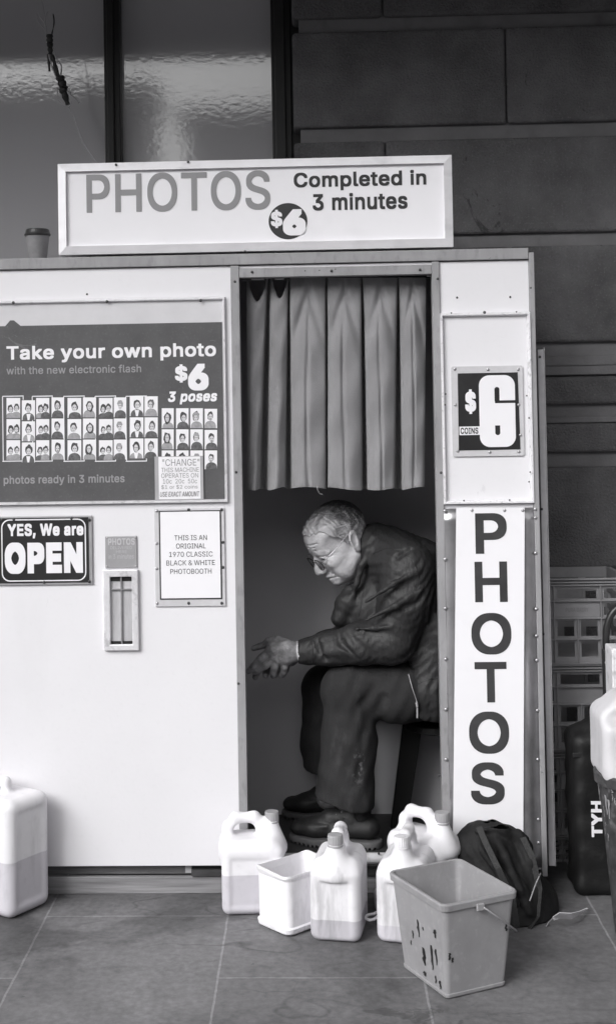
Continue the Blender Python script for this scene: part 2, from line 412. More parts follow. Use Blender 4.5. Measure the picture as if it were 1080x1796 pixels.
def noise(sc, det=6, dist=0.0, rough=0.6, stretch=None):
    q = n.new('ShaderNodeTexNoise'); q.inputs['Scale'].default_value = sc; q.inputs['Detail'].default_value = det; q.inputs['Distortion'].default_value = dist; q.inputs['Roughness'].default_value = rough
    if stretch:
        mm = n.new('ShaderNodeMapping'); mm.inputs['Scale'].default_value = stretch; L.new(tc.outputs['Object'], mm.inputs[0]); L.new(mm.outputs[0], q.inputs['Vector'])
    else: L.new(tc.outputs['Object'], q.inputs['Vector'])
    return q.outputs['Fac']
def rng(s, a, b2, c, d):
    q = n.new('ShaderNodeMapRange'); q.inputs[1].default_value = a; q.inputs[2].default_value = b2; q.inputs[3].default_value = c; q.inputs[4].default_value = d; L.new(s, q.inputs[0]); return q.outputs[0]
def mul(c, f):
    q = n.new('ShaderNodeMix'); q.data_type = 'RGBA'; q.blend_type = 'MULTIPLY'; q.inputs[0].default_value = 1; L.new(c, q.inputs[6]); L.new(f, q.inputs[7]); return q.outputs[2]
c = mul(br.outputs['Color'], rng(noise(2.6, 7, 0.6), 0.25, 0.75, 0.62, 1.35))
c = mul(c, rng(noise(45, 4), 0.3, 0.7, 0.78, 1.18)); c = mul(c, rng(noise(1.5, 6, 1.0), 0.48, 0.58, 1.06, 0.66)); c = mul(c, rng(noise(11, 4, 0.5), 0.58, 0.7, 1.0, 0.8))
smear = noise(2.3, 1.5, 1.6, 0.3, (1.0, 1.7, 1))
ab = n.new('ShaderNodeMath'); ab.operation = 'SUBTRACT'; L.new(smear, ab.inputs[0]); ab.inputs[1].default_value = 0.5
ab2 = n.new('ShaderNodeMath'); ab2.operation = 'ABSOLUTE'; L.new(ab.outputs[0], ab2.inputs[0])
gate = rng(noise(1.7, 2), 0.5, 0.62, 0, 1)
line = rng(ab2.outputs[0], 0.0, 0.03, 0.38, 0.0)
lm = n.new('ShaderNodeMath'); lm.operation = 'MULTIPLY'; L.new(line, lm.inputs[0]); L.new(gate, lm.inputs[1])
inv = n.new('ShaderNodeMath'); inv.operation = 'SUBTRACT'; inv.inputs[0].default_value = 1; L.new(lm.outputs[0], inv.inputs[1])
c = mul(c, inv.outputs[0])
sp = rng(noise(130, 2), 0.70, 0.76, 0, 0.5); mx = n.new('ShaderNodeMix'); mx.data_type = 'RGBA'; L.new(sp, mx.inputs[0]); L.new(c, mx.inputs[6]); mx.inputs[7].default_value = grey(0.3); c = mx.outputs[2]
L.new(c, b.inputs['Base Color']); L.new(rng(noise(5, 5), 0.3, 0.7, 0.42, 0.75), b.inputs['Roughness'])
bp = n.new('ShaderNodeBump'); bp.inputs['Strength'].default_value = 0.12; bp.inputs['Distance'].default_value = 0.006; L.new(noise(70, 5), bp.inputs['Height'])
bp2 = n.new('ShaderNodeBump'); bp2.invert = True; bp2.inputs['Strength'].default_value = 0.5; bp2.inputs['Distance'].default_value = 0.003; L.new(br.outputs['Fac'], bp2.inputs['Height']); L.new(bp.outputs[0], bp2.inputs['Normal'])
L.new(bp2.outputs[0], b.inputs['Normal'])
add_marks(M['paving'], 3.2, 0.63, 0.055, (1, 1.6, 1), 0.6); add_marks(M['paving'], 12, 0.70, 0.05, (1, 1, 1), 0.7)
# origin of the slab pattern: a column joint at g0.x, a row joint in that column at the line seen at y = 1606
gy = G(240, 1606).y
px0 = g0.x - TW * 20; py0 = gy - TL * 12
pv = MB().add([(-14, -9, 0), (14, -9, 0), (14, 0.80, 0), (-14, 0.80, 0)], [(0, 1, 2, 3)])
pv.v = [(x - px0, y - py0, z) for x, y, z in pv.v]
pave = link_mesh('pavement', pv.v, pv.f, M['paving'], None, local=True); pave.location = (px0, py0, 0); tag(pave, kind='structure')
mk('asphalt', 0.05, rough=0.85, var=0.2, scale=30, bump=0.3)
rd = MB().add([(-60, -60, -0.12), (60, -60, -0.12), (60, -9.3, -0.12), (-60, -9.3, -0.12)], [(0, 1, 2, 3)]).build('road', M['asphalt']); tag(rd, kind='structure')
mk('kerb_stone', 0.2, rough=0.8, var=0.2)
kb = MB().box(-14, 14, -9.3, -9.002, -0.13, 0.0).build('kerb', M['kerb_stone'], bevel=0.02); tag(kb, kind='structure')

# ------------------------------------------------------------------ stone building with its window
YW = 0.70
gl = bpy.data.materials.new('rippled_glass'); gl.use_nodes = True; n = gl.node_tree.nodes; L = gl.node_tree.links
b = n['Principled BSDF']; b.inputs['Base Color'].default_value = grey(0.42); b.inputs['Roughness'].default_value = 0.07; b.inputs['IOR'].default_value = 2.3
tc = n.new('ShaderNodeTexCoord')
mp = n.new('ShaderNodeMapping'); mp.inputs['Scale'].default_value = (1, 1, 1.5); L.new(tc.outputs['Object'], mp.inputs[0])
nz = n.new('ShaderNodeTexNoise'); nz.inputs['Scale'].default_value = 42; nz.inputs['Detail'].default_value = 2.5; L.new(mp.outputs[0], nz.inputs['Vector'])
bp = n.new('ShaderNodeBump'); bp.inputs['Strength'].default_value = 0.019; bp.inputs['Distance'].default_value = 0.008; L.new(nz.outputs['Fac'], bp.inputs['Height']); L.new(bp.outputs[0], b.inputs['Normal'])
M['glass_ripple'] = gl
bld = thing('stone_building', 'dark rusticated stone building with rippled window panes rising behind the booth', 'building', (1.0, YW, 0))
def zc(py, Y=YW, px=800): return P(px, py, Y).z
xl = P(513, 120, YW).x; XR = 6.0
mb = MB()
rows = [(-160, 25, 'a'), (49, 218, 'b'), (243, 411, 'a'), (434, 604, 'b'), (664, 713, 'c'), (746, 797, 'c'), (822, 1000, 'd'), (1026, 1210, 'a'), (1236, 1500, 'b')]
bl = 1.06
for (t, bt, k) in rows:
    zt, zb = zc(t), max(zc(bt), 0.0)
    j0 = {'a': P(671, 30, YW).x, 'b': P(887, 130, YW).x, 'c': P(1010, 700, YW).x + 1.6, 'd': P(1010, 700, YW).x + 1.6}[k]
    xs = [xl]; x = j0
    while x > xl + 0.1: x -= bl
    x += bl
    while x < XR: xs.append(x); x += bl
    xs.append(XR)
    for i in range(len(xs) - 1):
        mb.box(xs[i] + (0.0015 if i else 0), xs[i + 1] - 0.0015, YW, YW + 0.3, zb, zt)
mb.build('stone_block', M['stone'], bld, bevel=0.014, bseg=3)
mb = MB().box(xl + 0.025, XR, YW + 0.024, YW + 0.5, 0, 4.6)
zz = [zc(628), zc(645), zc(661)]
mb.box(xl + 0.02, XR, YW + 0.014, YW + 0.0239, zz[1], zz[0]); mb.box(xl + 0.02, XR, YW + 0.006, YW + 0.0239, zz[2], zz[1] - 0.001)
mb.box(xl + 0.02, XR, YW + 0.012, YW + 0.0239, zc(745), zc(735))
mb.build('wall', M['stone_smooth'], bld, bevel=0.003)
mb = MB().box(-7, xl - 0.001, YW + 0.10, YW + 0.5, 0, 1.2).box(-7, xl - 0.001, YW + 0.10, YW + 0.5, 3.7, 4.6)
mb.build('window_surround', M['stone_smooth'], bld)
MB().box(xl - 0.06, xl + 0.0245, YW + 0.115, YW + 0.5, 0, 4.6).build('jamb', M['dark_frame'], bld)
wf = MB()
YG = 0.86
for (a, c2) in ((183, 211), (476, 511)):
    x0, x1 = P(a, 140, YG - 0.06).x, P(c2, 140, YG - 0.06).x
    wf.box(x0, x1, YG - 0.06, YG + 0.05, 1.2, 3.7)
    wf.box(x0 + 0.012, x1 - 0.022, YG - 0.075, YG - 0.0601, 1.2, 3.7)
for k in range(1, 5):
    x0 = P(183, 140, YG).x - 0.72 * k * 1.6
    wf.box(x0 - 0.03, x0 + 0.03, YG - 0.06, YG + 0.05, 1.2, 3.7)
win = wf.build('window', M['dark_frame'], bld, bevel=0.004)
xs = [-6.9, P(197, 140, YG).x, P(493, 140, YG).x]
for i in range(2):
    MB().box(xs[i] + 0.01, xs[i + 1] - 0.01, YG, YG + 0.008, 1.2, 3.7).build('pane', M['glass_ripple'], win)

# street side: canopy over the pavement and the buildings across the road, seen in the reflection of the window
mk('canopy_dark', 0.24, rough=0.8, var=0.2, scale=4)
mk('far_stone', 0.30, rough=0.85, var=0.2, scale=1.2, bump=0.1)
cn = MB().box(-9, 9, -1.35, 0.69, 3.62, 3.74).box(-9, 9, -1.42, -1.351, 3.46, 3.8).build('canopy', M['canopy_dark'])
tag(cn, 'dark street canopy reaching out from the stone building above the pavement', 'canopy')
def far_building(x0, x1, h, label, win_rows):
    t = thing('street_building', label, 'building', ((x0 + x1) / 2, -17, 0), 'buildings across the road')
    MB().box(x0, x1, -18.5, -17, -0.12, h).build('wall', M['far_stone'], t)
    MB().box(x0 - 0.15, x1 + 0.15, -18.6, -16.7, h + 0.001, h + 0.25).build('roof', M['far_stone'], t)
    for r in range(win_rows):
        x = x0 + 1.2
        while x < x1 - 1.5:
            MB().box(x, x + 1.1, -16.99, -16.94, 0.9 + r * 2.6, 2.3 + r * 2.6).build('window', M['dark_frame'], t); x += 2.6
far_building(-2.1, 16, 6.5, 'long low pale building across the road, right of the gap', 2)
far_building(-24, -2.75, 7.0, 'taller pale building across the road, left of the gap', 2)
# ------------------------------------------------------------------ the photo booth
ZF = 0.078                                     # booth floor
xA = P(-190, 950).x; xB = P(412, 950).x; xC = P(427, 950).x; xD = P(766, 950).x; xE = P(779, 950).x; xF = P(931, 700).x; xG = P(946, 950).x
zTop = P(540, 450).z; zRail = P(540, 462.5).z; zHead0 = P(590, 468).z; zHead1 = P(590, 484).z
zBot = P(240, 1519).z
booth = thing('photo_booth', 'old white coin operated photo booth with grey trim and a curtained doorway', 'photo booth', (0.0, 0.0, 0.0))
MB().box(xA, xB, 0.0, 0.018, zBot, zRail - 0.003).build('front_panel', M['white_paint'], booth, bevel=0.0015)
MB().box(xE, xF, 0.0, 0.018, ZF, zRail - 0.003).build('side_panel', M['white_paint'], booth, bevel=0.0015)
MB().box(xA, xF - 0.001, -0.012, 0.03, zRail, zTop + 0.012).build('top_rail', M['grey_trim'], booth, bevel=0.002)
MB().box(xB, xC, -0.008, 0.035, 0.085, zRail - 0.002).build('door_post', M['grey_trim'], booth, bevel=0.0015)
MB().box(xD, xE, -0.008, 0.035, 0.085, zRail - 0.002).build('door_post', M['grey_trim'], booth, bevel=0.0015)
MB().box(xC + 0.0005, xD - 0.0005, -0.006, 0.035, zHead1, zHead0).build('door_header', M['grey_trim'], booth, bevel=0.0015)
MB().box(xC, xD, 0.0, 0.018, zHead0 + 0.001, zRail - 0.003).build('header_panel', M['white_paint'], booth)
MB().box(xF, xG, -0.010, 0.56, 0.06, zTop - 0.002).build('corner_trim', M['grey_trim'], booth, bevel=0.002)
# interior
MB().box(-0.42, xF - 0.002, 0.565, 0.58, 0.06, zTop - 0.02).build('back_wall', M['interior'], booth)
MB().box(-0.42, -0.40, 0.036, 0.564, 0.06, zTop - 0.02).build('partition', M['interior'], booth)
MB().box(xA, xF - 0.001, 0.031, 0.60, zTop - 0.018, zTop).build('roof', M['interior'], booth)
MB().box(-0.399, xF - 0.002, 0.012, 0.564, 0.058, ZF).build('floor', M['floor_dark'], booth)
# plinth
z1 = P(240, 1522).z; z2 = P(240, 1541).z
MB().box(xA, xF, 0.040, 0.06, z2, z1 + 0.02).build('plinth_board', M['plinth_wood'], booth, bevel=0.002)
MB().box(xA, xF, 0.022, 0.039, 0.0, z2 - 0.002).build('plinth_board', M['plinth_light'], booth, bevel=0.003)
pz = P(600, 1503).z
mb = MB().tube([(xC + 0.002, -0.012, pz), (xD - 0.002, -0.012, pz)], 0.0165, 18)
pp = mb.build('threshold_pipe', M['pipe_white'], booth, smooth=False)
screw(booth, 664, 1497, -0.027, r=0.004)
# fin of the side door standing proud of the right edge
s0 = P(950, 1050, 0.06); zs = P(950, 613, 0.06).z
mb = MB().box(P(951, 1050, 0.06).x, P(961.5, 1050, 0.06).x, 0.055, 0.085, 0.07, zs)
mb.box(P(961.6, 1050, 0.06).x, P(963, 1050, 0.06).x, 0.05, 0.5, 0.07, zs + 0.006)
fin = mb.build('side_door_edge', M['clear_rim'], booth, bevel=0.0012)
for y_ in (626, 893, 1112, 1330): screw(booth, 946 + (y_ - 626) * 0.012, y_, 0.054, r=0.0042)
for (x_, y_) in ((442, 477), (581, 475), (736, 473), (412, 494), (767, 489), (414, 828), (773, 829), (418, 1199), (770, 1360), (930, 505)):
    screw(booth, x_, y_, -0.008, r=0.0042)
for (x_, y_) in ((801, 522), (894, 521), (153, 516)): screw(booth, x_, y_, 0.0002, r=0.0035)
for (x_, y_) in ((535, 478), (560, 477), (588, 475)): screw(booth, x_, y_ - 3, -0.006, r=0.002)
# moulded frame round the price panel
def frame_mould(parent, x0, y0, x1, y1, wpx, Y, m, depth=0.012, name='frame'):
    X0, Z0, X1, Z1 = RECT(x0, y0, x1, y1, Y); ww = wpx / 560
    mb = MB(); o = [(X0, Z0), (X1, Z0), (X1, Z1), (X0, Z1)]; i = [(X0 + ww, Z0 + ww), (X1 - ww, Z0 + ww), (X1 - ww, Z1 - ww), (X0 + ww, Z1 - ww)]
    for k in range(4):                           # four mitred lengths with a rounded top
        j = (k + 1) % 4
        mb.add([(o[k][0], Y, o[k][1]), (o[j][0], Y, o[j][1]), (i[j][0], Y, i[j][1]), (i[k][0], Y, i[k][1])] +
               [(a[0] * q + b_[0] * (1 - q), Y - depth * h, a[1] * q + b_[1] * (1 - q)) for q, h in ((0.75, 1), (0.35, 1), (0.15, 0.5)) for a, b_ in ((o[k], i[k]), (o[j], i[j]))],
               [(0, 1, 5, 4), (4, 5, 7, 6), (6, 7, 9, 8), (8, 9, 2, 3), (0, 4, 6, 8, 3), (1, 2, 9, 7, 5)])
    return mb.build(name, m, parent)
fm = frame_mould(booth, 773, 548, 933, 884, 7, -0.001, M['white_moulding'], 0.014, 'panel_frame')
for (x_, y_) in ((791, 549), (849, 548), (905, 547), (781, 691), (780, 710), (923, 694), (927, 733), (929, 828), (927, 845), (813, 878), (893, 877)): screw(booth, x_, y_, -0.014, r=0.0026 if x_ != 849 else 0.005)
# delivery chute
mk('chute_in', 0.52, rough=0.45, var=0.22, scale=9, metal=0.2, stretch=(3, 1, 0.5))
X0, Z0, X1, Z1 = RECT(183, 998, 244, 1140, 0); x0, z0, x1, z1 = RECT(195, 1011, 233, 1129, 0)
mb = MB(); ring(mb, [(X0, Z0), (X1, Z0), (X1, Z1), (X0, Z1)], [(x0, z0), (x1, z0), (x1, z1), (x0, z1)], -0.014, -0.0005)
ch = mb.build('delivery_chute', M['aluminium'], booth, bevel=0.003)
MB().box(x0, x1, -0.002, -0.0012, z0, z1).build('chute_back', M['chute_in'], ch)
xm = (x0 + x1) / 2
mb = MB().box(xm - 0.0022, xm + 0.0022, -0.009, -0.0021, z0, z1).box(x0, x1, -0.010, -0.0021, z1 - 0.041, z1 - 0.037)
mb.build('chute_bar', M['screw_steel'], ch)
MB().box(x0 + 0.0005, x1 - 0.0005, -0.0065, -0.00205, z0, z0 + 0.009).build('chute_shade_low', M['dark_frame'], ch)  # dark strip built in for the shade along the foot of the opening
MB().box(x0 + 0.001, x1 - 0.001, -0.004, -0.00205, z1 - 0.014, z1).build('chute_shade', M['dark_frame'], ch)  # dark strip stands in for the shade under the top edge

# ------------------------------------------------------------------ light box on the roof
YS = -0.005
X0, Z0, X1, Z1 = RECT(103, 280, 793, 448, YS); zb = zTop + 0.020
lb = thing('sign_box', 'wide white light box sign reading PHOTOS, set on the booth roof', 'sign', ((X0 + X1) / 2, 0.1, zb))
Z0 = zb
MB().box(X0 + 0.002, X1 - 0.002, YS + 0.012, 0.19, Z0, Z1 - 0.001).build('casing', M['sign_frame'], lb)
fw = 0.026
MB().box(X0 + fw, X1 - fw, YS, YS + 0.0119, Z0 + fw, Z1 - fw).build('panel', M['sign_white'], lb)
mb = MB(); o = [(X0, Z0), (X1, Z0), (X1, Z1), (X0, Z1)]; i = [(X0 + fw, Z0 + fw), (X1 - fw, Z0 + fw), (X1 - fw, Z1 - fw), (X0 + fw, Z1 - fw)]
for k in range(4):
    j = (k + 1) % 4; e = 0.0008
    mb.add([(o[k][0], YS + 0.0118, o[k][1]), (o[j][0], YS + 0.0118, o[j][1]), (o[j][0], YS - 0.004, o[j][1]), (o[k][0], YS - 0.004, o[k][1]), (i[j][0], YS - 0.012, i[j][1]), (i[k][0], YS - 0.012, i[k][1]), (i[j][0], YS, i[j][1]), (i[k][0], YS, i[k][1])],
           [(0, 1, 2, 3), (3, 2, 4, 5), (5, 4, 6, 7)])
mb.build('frame', M['sign_frame'], lb)
for k in range(4):   # dark mitre joints
    pass
lettering(lb, [('PHOTOS', (152, 302, 474, 371), dict(bold=0.012))], M['ink_grey'], YS - 0.001)
lettering(lb, [('Completed in', (515, 300, 747, 333), dict(bold=0.022)), ('3 minutes', (548, 338, 714, 368), dict(bold=0.022))], M['ink_dark'], YS - 0.001)
c = P(505, 388, YS); mb = MB().flat(circle(c.x, c.z, 34 / 560, 32 / 560, 40), YS - 0.0008)
MB_ = mb.build('price_spot', M['ink_dark'], lb)
lettering(MB_, [('$', (475, 368, 495, 400), dict(bold=0.03)), ('6', (496, 367, 536, 413), dict(bold=0.05))], M['print_white'], YS - 0.0022)
for (x_, y_) in ((430, 441), (204, 289), (330, 284)): screw(lb, x_, y_, YS - 0.010, r=0.004)
for x_ in (0.12, 0.5, 0.88):                    # packers the box stands on
    xx = X0 + (X1 - X0) * x_
    MB().box(xx - 0.06, xx + 0.06, 0.04, 0.15, zTop + 0.0005, zb - 0.0005).build('foot', M['black_gap'], lb)

# ------------------------------------------------------------------ poster behind acrylic
YP = -0.002
po = thing('poster', 'large framed dark poster with rows of portraits saying Take your own photo', 'poster', tuple(P(198, 884, YP)))
X0, Z0, X1, Z1 = RECT(-150, 532, 394, 882, YP)
MB().box(X0, X1, YP - 0.001, YP, Z0, Z1).build('backing', M['poster_light'], po)
x0, z0, x1, z1 = RECT(-150, 570, 392, 879, YP)
tx, tz = P(22, 563, YP).x, P(22, 562, YP).z
mb = MB().flat([(x0, z0), (x1, z0), (x1, z1), (tx + 0.027, z1), (tx + 0.006, tz), (tx - 0.006, tz), (tx - 0.022, z1), (x0, z1)], YP - 0.0022)
mb.build('poster_sheet', M['poster_dark'], po)
frame_mould(po, -160, 526, 398, 885, 6, YP, M['aluminium'], 0.012)
for (x_, y_) in ((24, 531), (188, 529), (352, 527)): screw(po, x_, y_, YP - 0.012, r=0.005)
YT = YP - 0.003
lettering(po, [('Take your own photo', (12, 604, 379, 634), dict(bold=0.022)), ('3 poses', (295, 686, 381, 709), dict(bold=0.03, shear=0.18)), ('$', (307, 639, 329, 671), dict(bold=0.03)), ('6', (330, 638, 366, 685), dict(bold=0.04))], M['print_white'], YT)
lettering(po, [('with the new electronic flash', (12, 641, 248, 655), dict(bold=0.012)), ('photos ready in 3 minutes', (7, 833, 219, 851), dict(bold=0.018))], M['print_grey'], YT)
mats_p = [M['print_white'], M['print_skin'], M['print_hair'], M['print_coat'], M['print_mid']]
def portrait_strip(x0, x1, ys, style, rnd):
    mb = MB()
    def blob(lst, yy, mi):
        mb.cur = mi; mb.flat([(p.x, p.z) for p in [P(a, b_, YT) for a, b_ in lst]], yy)
    def ellp(cx, cy, rx, ry, n_=14, a0=0, a1=360):
        return [(cx + rx * math.cos(R(a0 + (a1 - a0) * i / n_)), cy - ry * math.sin(R(a0 + (a1 - a0) * i / n_))) for i in range(n_ + (1 if a1 - a0 < 360 else 0))]
    for (ya, yb) in ys:
        blob([(x0, yb), (x1, yb), (x1, ya), (x0, ya)], YT, 0)
        w_, h_ = x1 - x0, yb - ya
        heads = [(0.32, 0.55, 0.8), (0.72, 0.5, 0.8)] if style in (0, 2, 6) else [(0.5 + rnd.uniform(-0.05, 0.05), 0.42 + rnd.uniform(-0.03, 0.04), 1.0)]
        y_ = YT
        for (hx, hy, sc) in heads:
            y_ -= 0.00035
            cx, cy = x0 + hx * w_, ya + hy * h_; rx, ry = 0.20 * w_ * sc, 0.20 * h_ * sc
            coat = 4 if style in (0, 5, 10) else 3
            sh = 0.46 * w_ * sc
            xa, xb = max(x0, cx - sh), min(x1, cx + sh)
            tl = rnd.uniform(-0.25, 0.25) * rx; top_ = cy + ry * rnd.uniform(1.0, 1.3); coat = coat if rnd.random() < 0.75 else 7 - coat
            blob([(max(x0, min(x1, cx + sh * math.cos(R(a_)))), min(yb, yb - (yb - top_) * math.sin(R(a_)) ** 0.7)) for a_ in range(0, 181, 15)], y_, coat)
            if style in (1, 8): blob([(cx - rx * 0.35, yb), (cx + rx * 0.35, yb), (cx + rx * 0.8, cy + ry * 1.36), (cx - rx * 0.8, cy + ry * 1.36)], y_ - 0.0001, 0)
            big = 1.42 if style in (5, 10) else (1.08 if style in (7, 13) else 1.22)
            big *= rnd.uniform(0.92, 1.08); hs_ = [rnd.uniform(0.86, 1.16) for _ in range(15)]
            blob([(max(x0, min(x1, cx + tl + rx * big * hs_[i] * math.cos(R(i * 24)))), min(yb, cy - ry * 0.15 + (ry * 0.35 if big > 1.35 else 0) - ry * big * hs_[i] * math.sin(R(i * 24)))) for i in range(15)], y_ - 0.0002, 2 if style not in (7, 9) else 3)
            cx += tl + rx * rnd.uniform(-0.12, 0.12); blob(ellp(cx, cy + ry * 0.2, rx * rnd.uniform(0.74, 0.9), ry * rnd.uniform(0.85, 1.0)), y_ - 0.0003, 1)
            blob([(cx - rx * 0.5, cy - ry * 0.02), (cx - rx * 0.15, cy - ry * 0.02), (cx - rx * 0.15, cy + ry * 0.16), (cx - rx * 0.5, cy + ry * 0.16)], y_ - 0.0004, 2)
            blob([(cx + rx * 0.2, cy - ry * 0.02), (cx + rx * 0.55, cy - ry * 0.02), (cx + rx * 0.55, cy + ry * 0.16), (cx + rx * 0.2, cy + ry * 0.16)], y_ - 0.0004, 2)
            blob([(cx - rx * 0.3, cy + ry * 0.62), (cx + rx * 0.35, cy + ry * 0.62), (cx + rx * 0.35, cy + ry * 0.74), (cx - rx * 0.3, cy + ry * 0.74)], y_ - 0.0004, 4)
            if style in (7, 12): blob([(cx - rx * 1.25, cy - ry * 0.35), (cx + rx * 1.25, cy - ry * 0.35), (cx + rx * 0.7, cy - ry * 1.2), (cx - rx * 0.7, cy - ry * 1.2)], y_ - 0.0004, 4)
            if style in (3, 13): blob(ellp(cx, cy + ry * 0.75, rx * 0.5, ry * 0.35), y_ - 0.00035, 4)
    return mb.build('portrait_strip', mats_p, po)
rnd = random.Random(3)
sx_ = [(12, 36), (39, 62), (64, 87), (91, 113), (119, 143), (146, 169), (174, 198), (200, 222), (228, 252), (254, 277)]
for k, (a, b_) in enumerate(sx_):
    dy = 4 if k == 1 else (-1 if k in (3, 5, 7) else 0)
    if k == 8 or k == 9: dy = -3
    portrait_strip(a, b_, [(698 + dy, 733 + dy), (735 + dy, 770 + dy), (772 + dy, 807 + dy)], k, rnd)
for k, (a, b_) in enumerate([(284, 305), (309, 331), (334, 356), (359, 381)]):
    ys = [(716, 751), (753, 788), (790, 823)]
    if k == 3: ys = [(717, 751), (754, 788), (790, 823)]
    portrait_strip(a, b_, ys, 10 + k, rnd)
mb = MB()                                     # thin white brackets round every other strip
for k in range(0, 10, 2):
    a, b_ = sx_[k][0] - 7, sx_[k][1] + 6
    for (xa, ya, xb, yb) in ((a, 694, b_, 695.6), (a, 808, b_, 809.6), (a, 695.6, a + 1.5, 808), (b_ - 1.5, 695.6, b_, 701), (b_ - 1.5, 803, b_, 808)):
        q = RECT(xa, ya, xb, yb, YT); mb.flat([(q[0], q[1]), (q[2], q[1]), (q[2], q[3]), (q[0], q[3])], YT - 0.0001)
mb.build('bracket', M['print_white'], po)
# the CHANGE notice taped over the poster
nt_ = thing('change_notice', 'small white CHANGE slip taped over the lower right corner of the poster', 'notice', tuple(P(315, 875, YT - 0.006)))
q = RECT(272, 800, 357, 877, YT); MB().flat([(q[0], q[1]), (q[2], q[1]), (q[2], q[3]), (q[0], q[3])], YT - 0.0035).build('tape', M['tape'], nt_)
q = RECT(279, 801, 352, 875, YT); MB().box(q[0], q[2], YT - 0.0045, YT - 0.0038, q[1], q[3]).build('slip', M['print_white'], nt_)
L_ = [('"CHANGE"', (285, 805, 350, 817)), ('THIS MACHINE', (283, 820, 349, 828)), ('OPERATES ON', (283, 830, 348, 838)), ('10c  20c  50c', (286, 840, 346, 848)), ('$1 or $2 coins', (283, 850, 347, 858)), ('USE EXACT AMOUNT', (281, 862, 350, 871), dict(shear=0.2, bold=0.01))]
lettering(nt_, L_, M['ink_grey'], YT - 0.0052)

# ------------------------------------------------------------------ OPEN sign
YO = -0.003
op = thing('open_sign', 'black YES, We are OPEN sign in a dull grey frame on the booth front', 'sign', tuple(P(75, 1026, YO)))
X0, Z0, X1, Z1 = RECT(-16, 905, 163, 1026, YO)
MB().box(X0, X1, YO - 0.004, YO, Z0, Z1).build('frame', M['plate_grey'], op, bevel=0.002)
q = RECT(-14, 908, 160, 1022, YO); MB().box(q[0], q[2] - 0.006, YO - 0.0052, YO - 0.0041, q[1], q[3]).build('panel', M['open_black'], op)
q = RECT(4, 910, 152, 1019, YO); mb = MB(); ring(mb, rrect(*q, 0.026), rrect(q[0] + 0.0035, q[1] + 0.0035, q[2] - 0.0035, q[3] - 0.0035, 0.023), YO - 0.0062, YO - 0.0053); mb.build('border', M['print_white'], op)
lettering(op, [('YES, We are', (14, 918, 147, 944), dict(bold=0.035)), ('OPEN', (9, 951, 146, 1006), dict(bold=0.055))], M['print_white'], YO - 0.0066)
for (x_, y_) in ((157, 912), (157, 1020), (25, 911), (126, 909), (78, 1021), (4, 912)): screw(op, x_, y_, YO - 0.0052, r=0.005)

# plate over the chute
dp = thing('delivery_plate', 'small faded grey metal plate above the delivery chute', 'plate', tuple(P(213, 997, -0.002)))
q = RECT(185, 940, 241, 996, -0.002); MB().box(q[0], q[2], -0.005, -0.001, q[1], q[3]).build('plate', M['plate_grey'], dp, bevel=0.002)
mk('faded_ink', 0.52, rough=0.4, var=0.1, scale=60)
lettering(dp, [('PHOTOS', (190, 944, 237, 956), dict(bold=0.03)), ('DELIVERED', (194, 958, 232, 963)), ('HERE', (204, 965, 223, 970)), ('in 3 minutes', (190, 972, 235, 980))], M['faded_ink'], -0.0058)
for (x_, y_) in ((188, 943), (238, 943), (188, 993), (238, 993)): screw(dp, x_, y_, -0.005, False, r=0.003)

# notice
no = thing('notice_sign', 'white notice headed THIS IS AN ORIGINAL, black border, screwed beside the door', 'sign', tuple(P(333, 1063, -0.002)))
q = RECT(272, 891, 395, 1063.5, -0.002); MB().box(q[0], q[2], -0.006, -0.001, q[1], q[3]).build('plate', M['clear_rim'], no, bevel=0.002)
q = RECT(280, 895, 389, 1051, -0.002); MB().box(q[0], q[2], -0.0072, -0.0061, q[1], q[3]).build('border', M['ink_dark'], no)
q = RECT(282.5, 897, 386.5, 1048.5, -0.002); MB().box(q[0], q[2], -0.0082, -0.0073, q[1], q[3]).build('sheet', M['sign_white'], no)
lettering(no, [('THIS IS AN', (306, 938.5, 363, 947.5)), ('ORIGINAL', (309, 953, 361, 962)), ('1970 CLASSIC', (297, 967.5, 373, 976.5)), ('BLACK & WHITE', (292, 982.5, 377, 991.5)), ('PHOTOBOOTH', (299, 997.5, 371, 1006.5))], M['ink_dark'], -0.0088)
for (x_, y_) in ((275, 896), (331, 894), (389, 894), (275, 953), (391, 951), (275, 997), (391, 995), (276, 1058), (331, 1058), (389, 1058)): screw(no, x_, y_, -0.0062, x_ > 300, r=0.0048)

# ------------------------------------------------------------------ price sign
ps = thing('price_sign', 'dark $6 COINS card under a clear plate in the white moulded panel', 'sign', tuple(P(855, 800, -0.003)))
q = RECT(792, 642, 917, 800, -0.002); MB().prism(rrect(*q, 0.006), -0.006, -0.001).build('plate', M['clear_rim'], ps)
a = P(802, 655, -0.007); b_ = P(907, 653, -0.007); c_ = P(912, 788, -0.007); d_ = P(804, 790, -0.007)
MB().prism([(d_.x, d_.z), (c_.x, c_.z), (b_.x, b_.z), (a.x, a.z)], -0.0075, -0.0061).build('card', M['open_black'], ps)
q = RECT(805, 748, 841, 763, -0.008); MB().box(q[0], q[2], -0.0084, -0.0076, q[1], q[3]).build('label', M['print_white'], ps)
lettering(ps, [('COINS', (807, 750, 838, 761), dict(bold=0.02))], M['ink_dark'], -0.009)
lettering(ps, [('$', (815, 683, 834, 726), dict(bold=0.035))], M['print_white'], -0.0083)
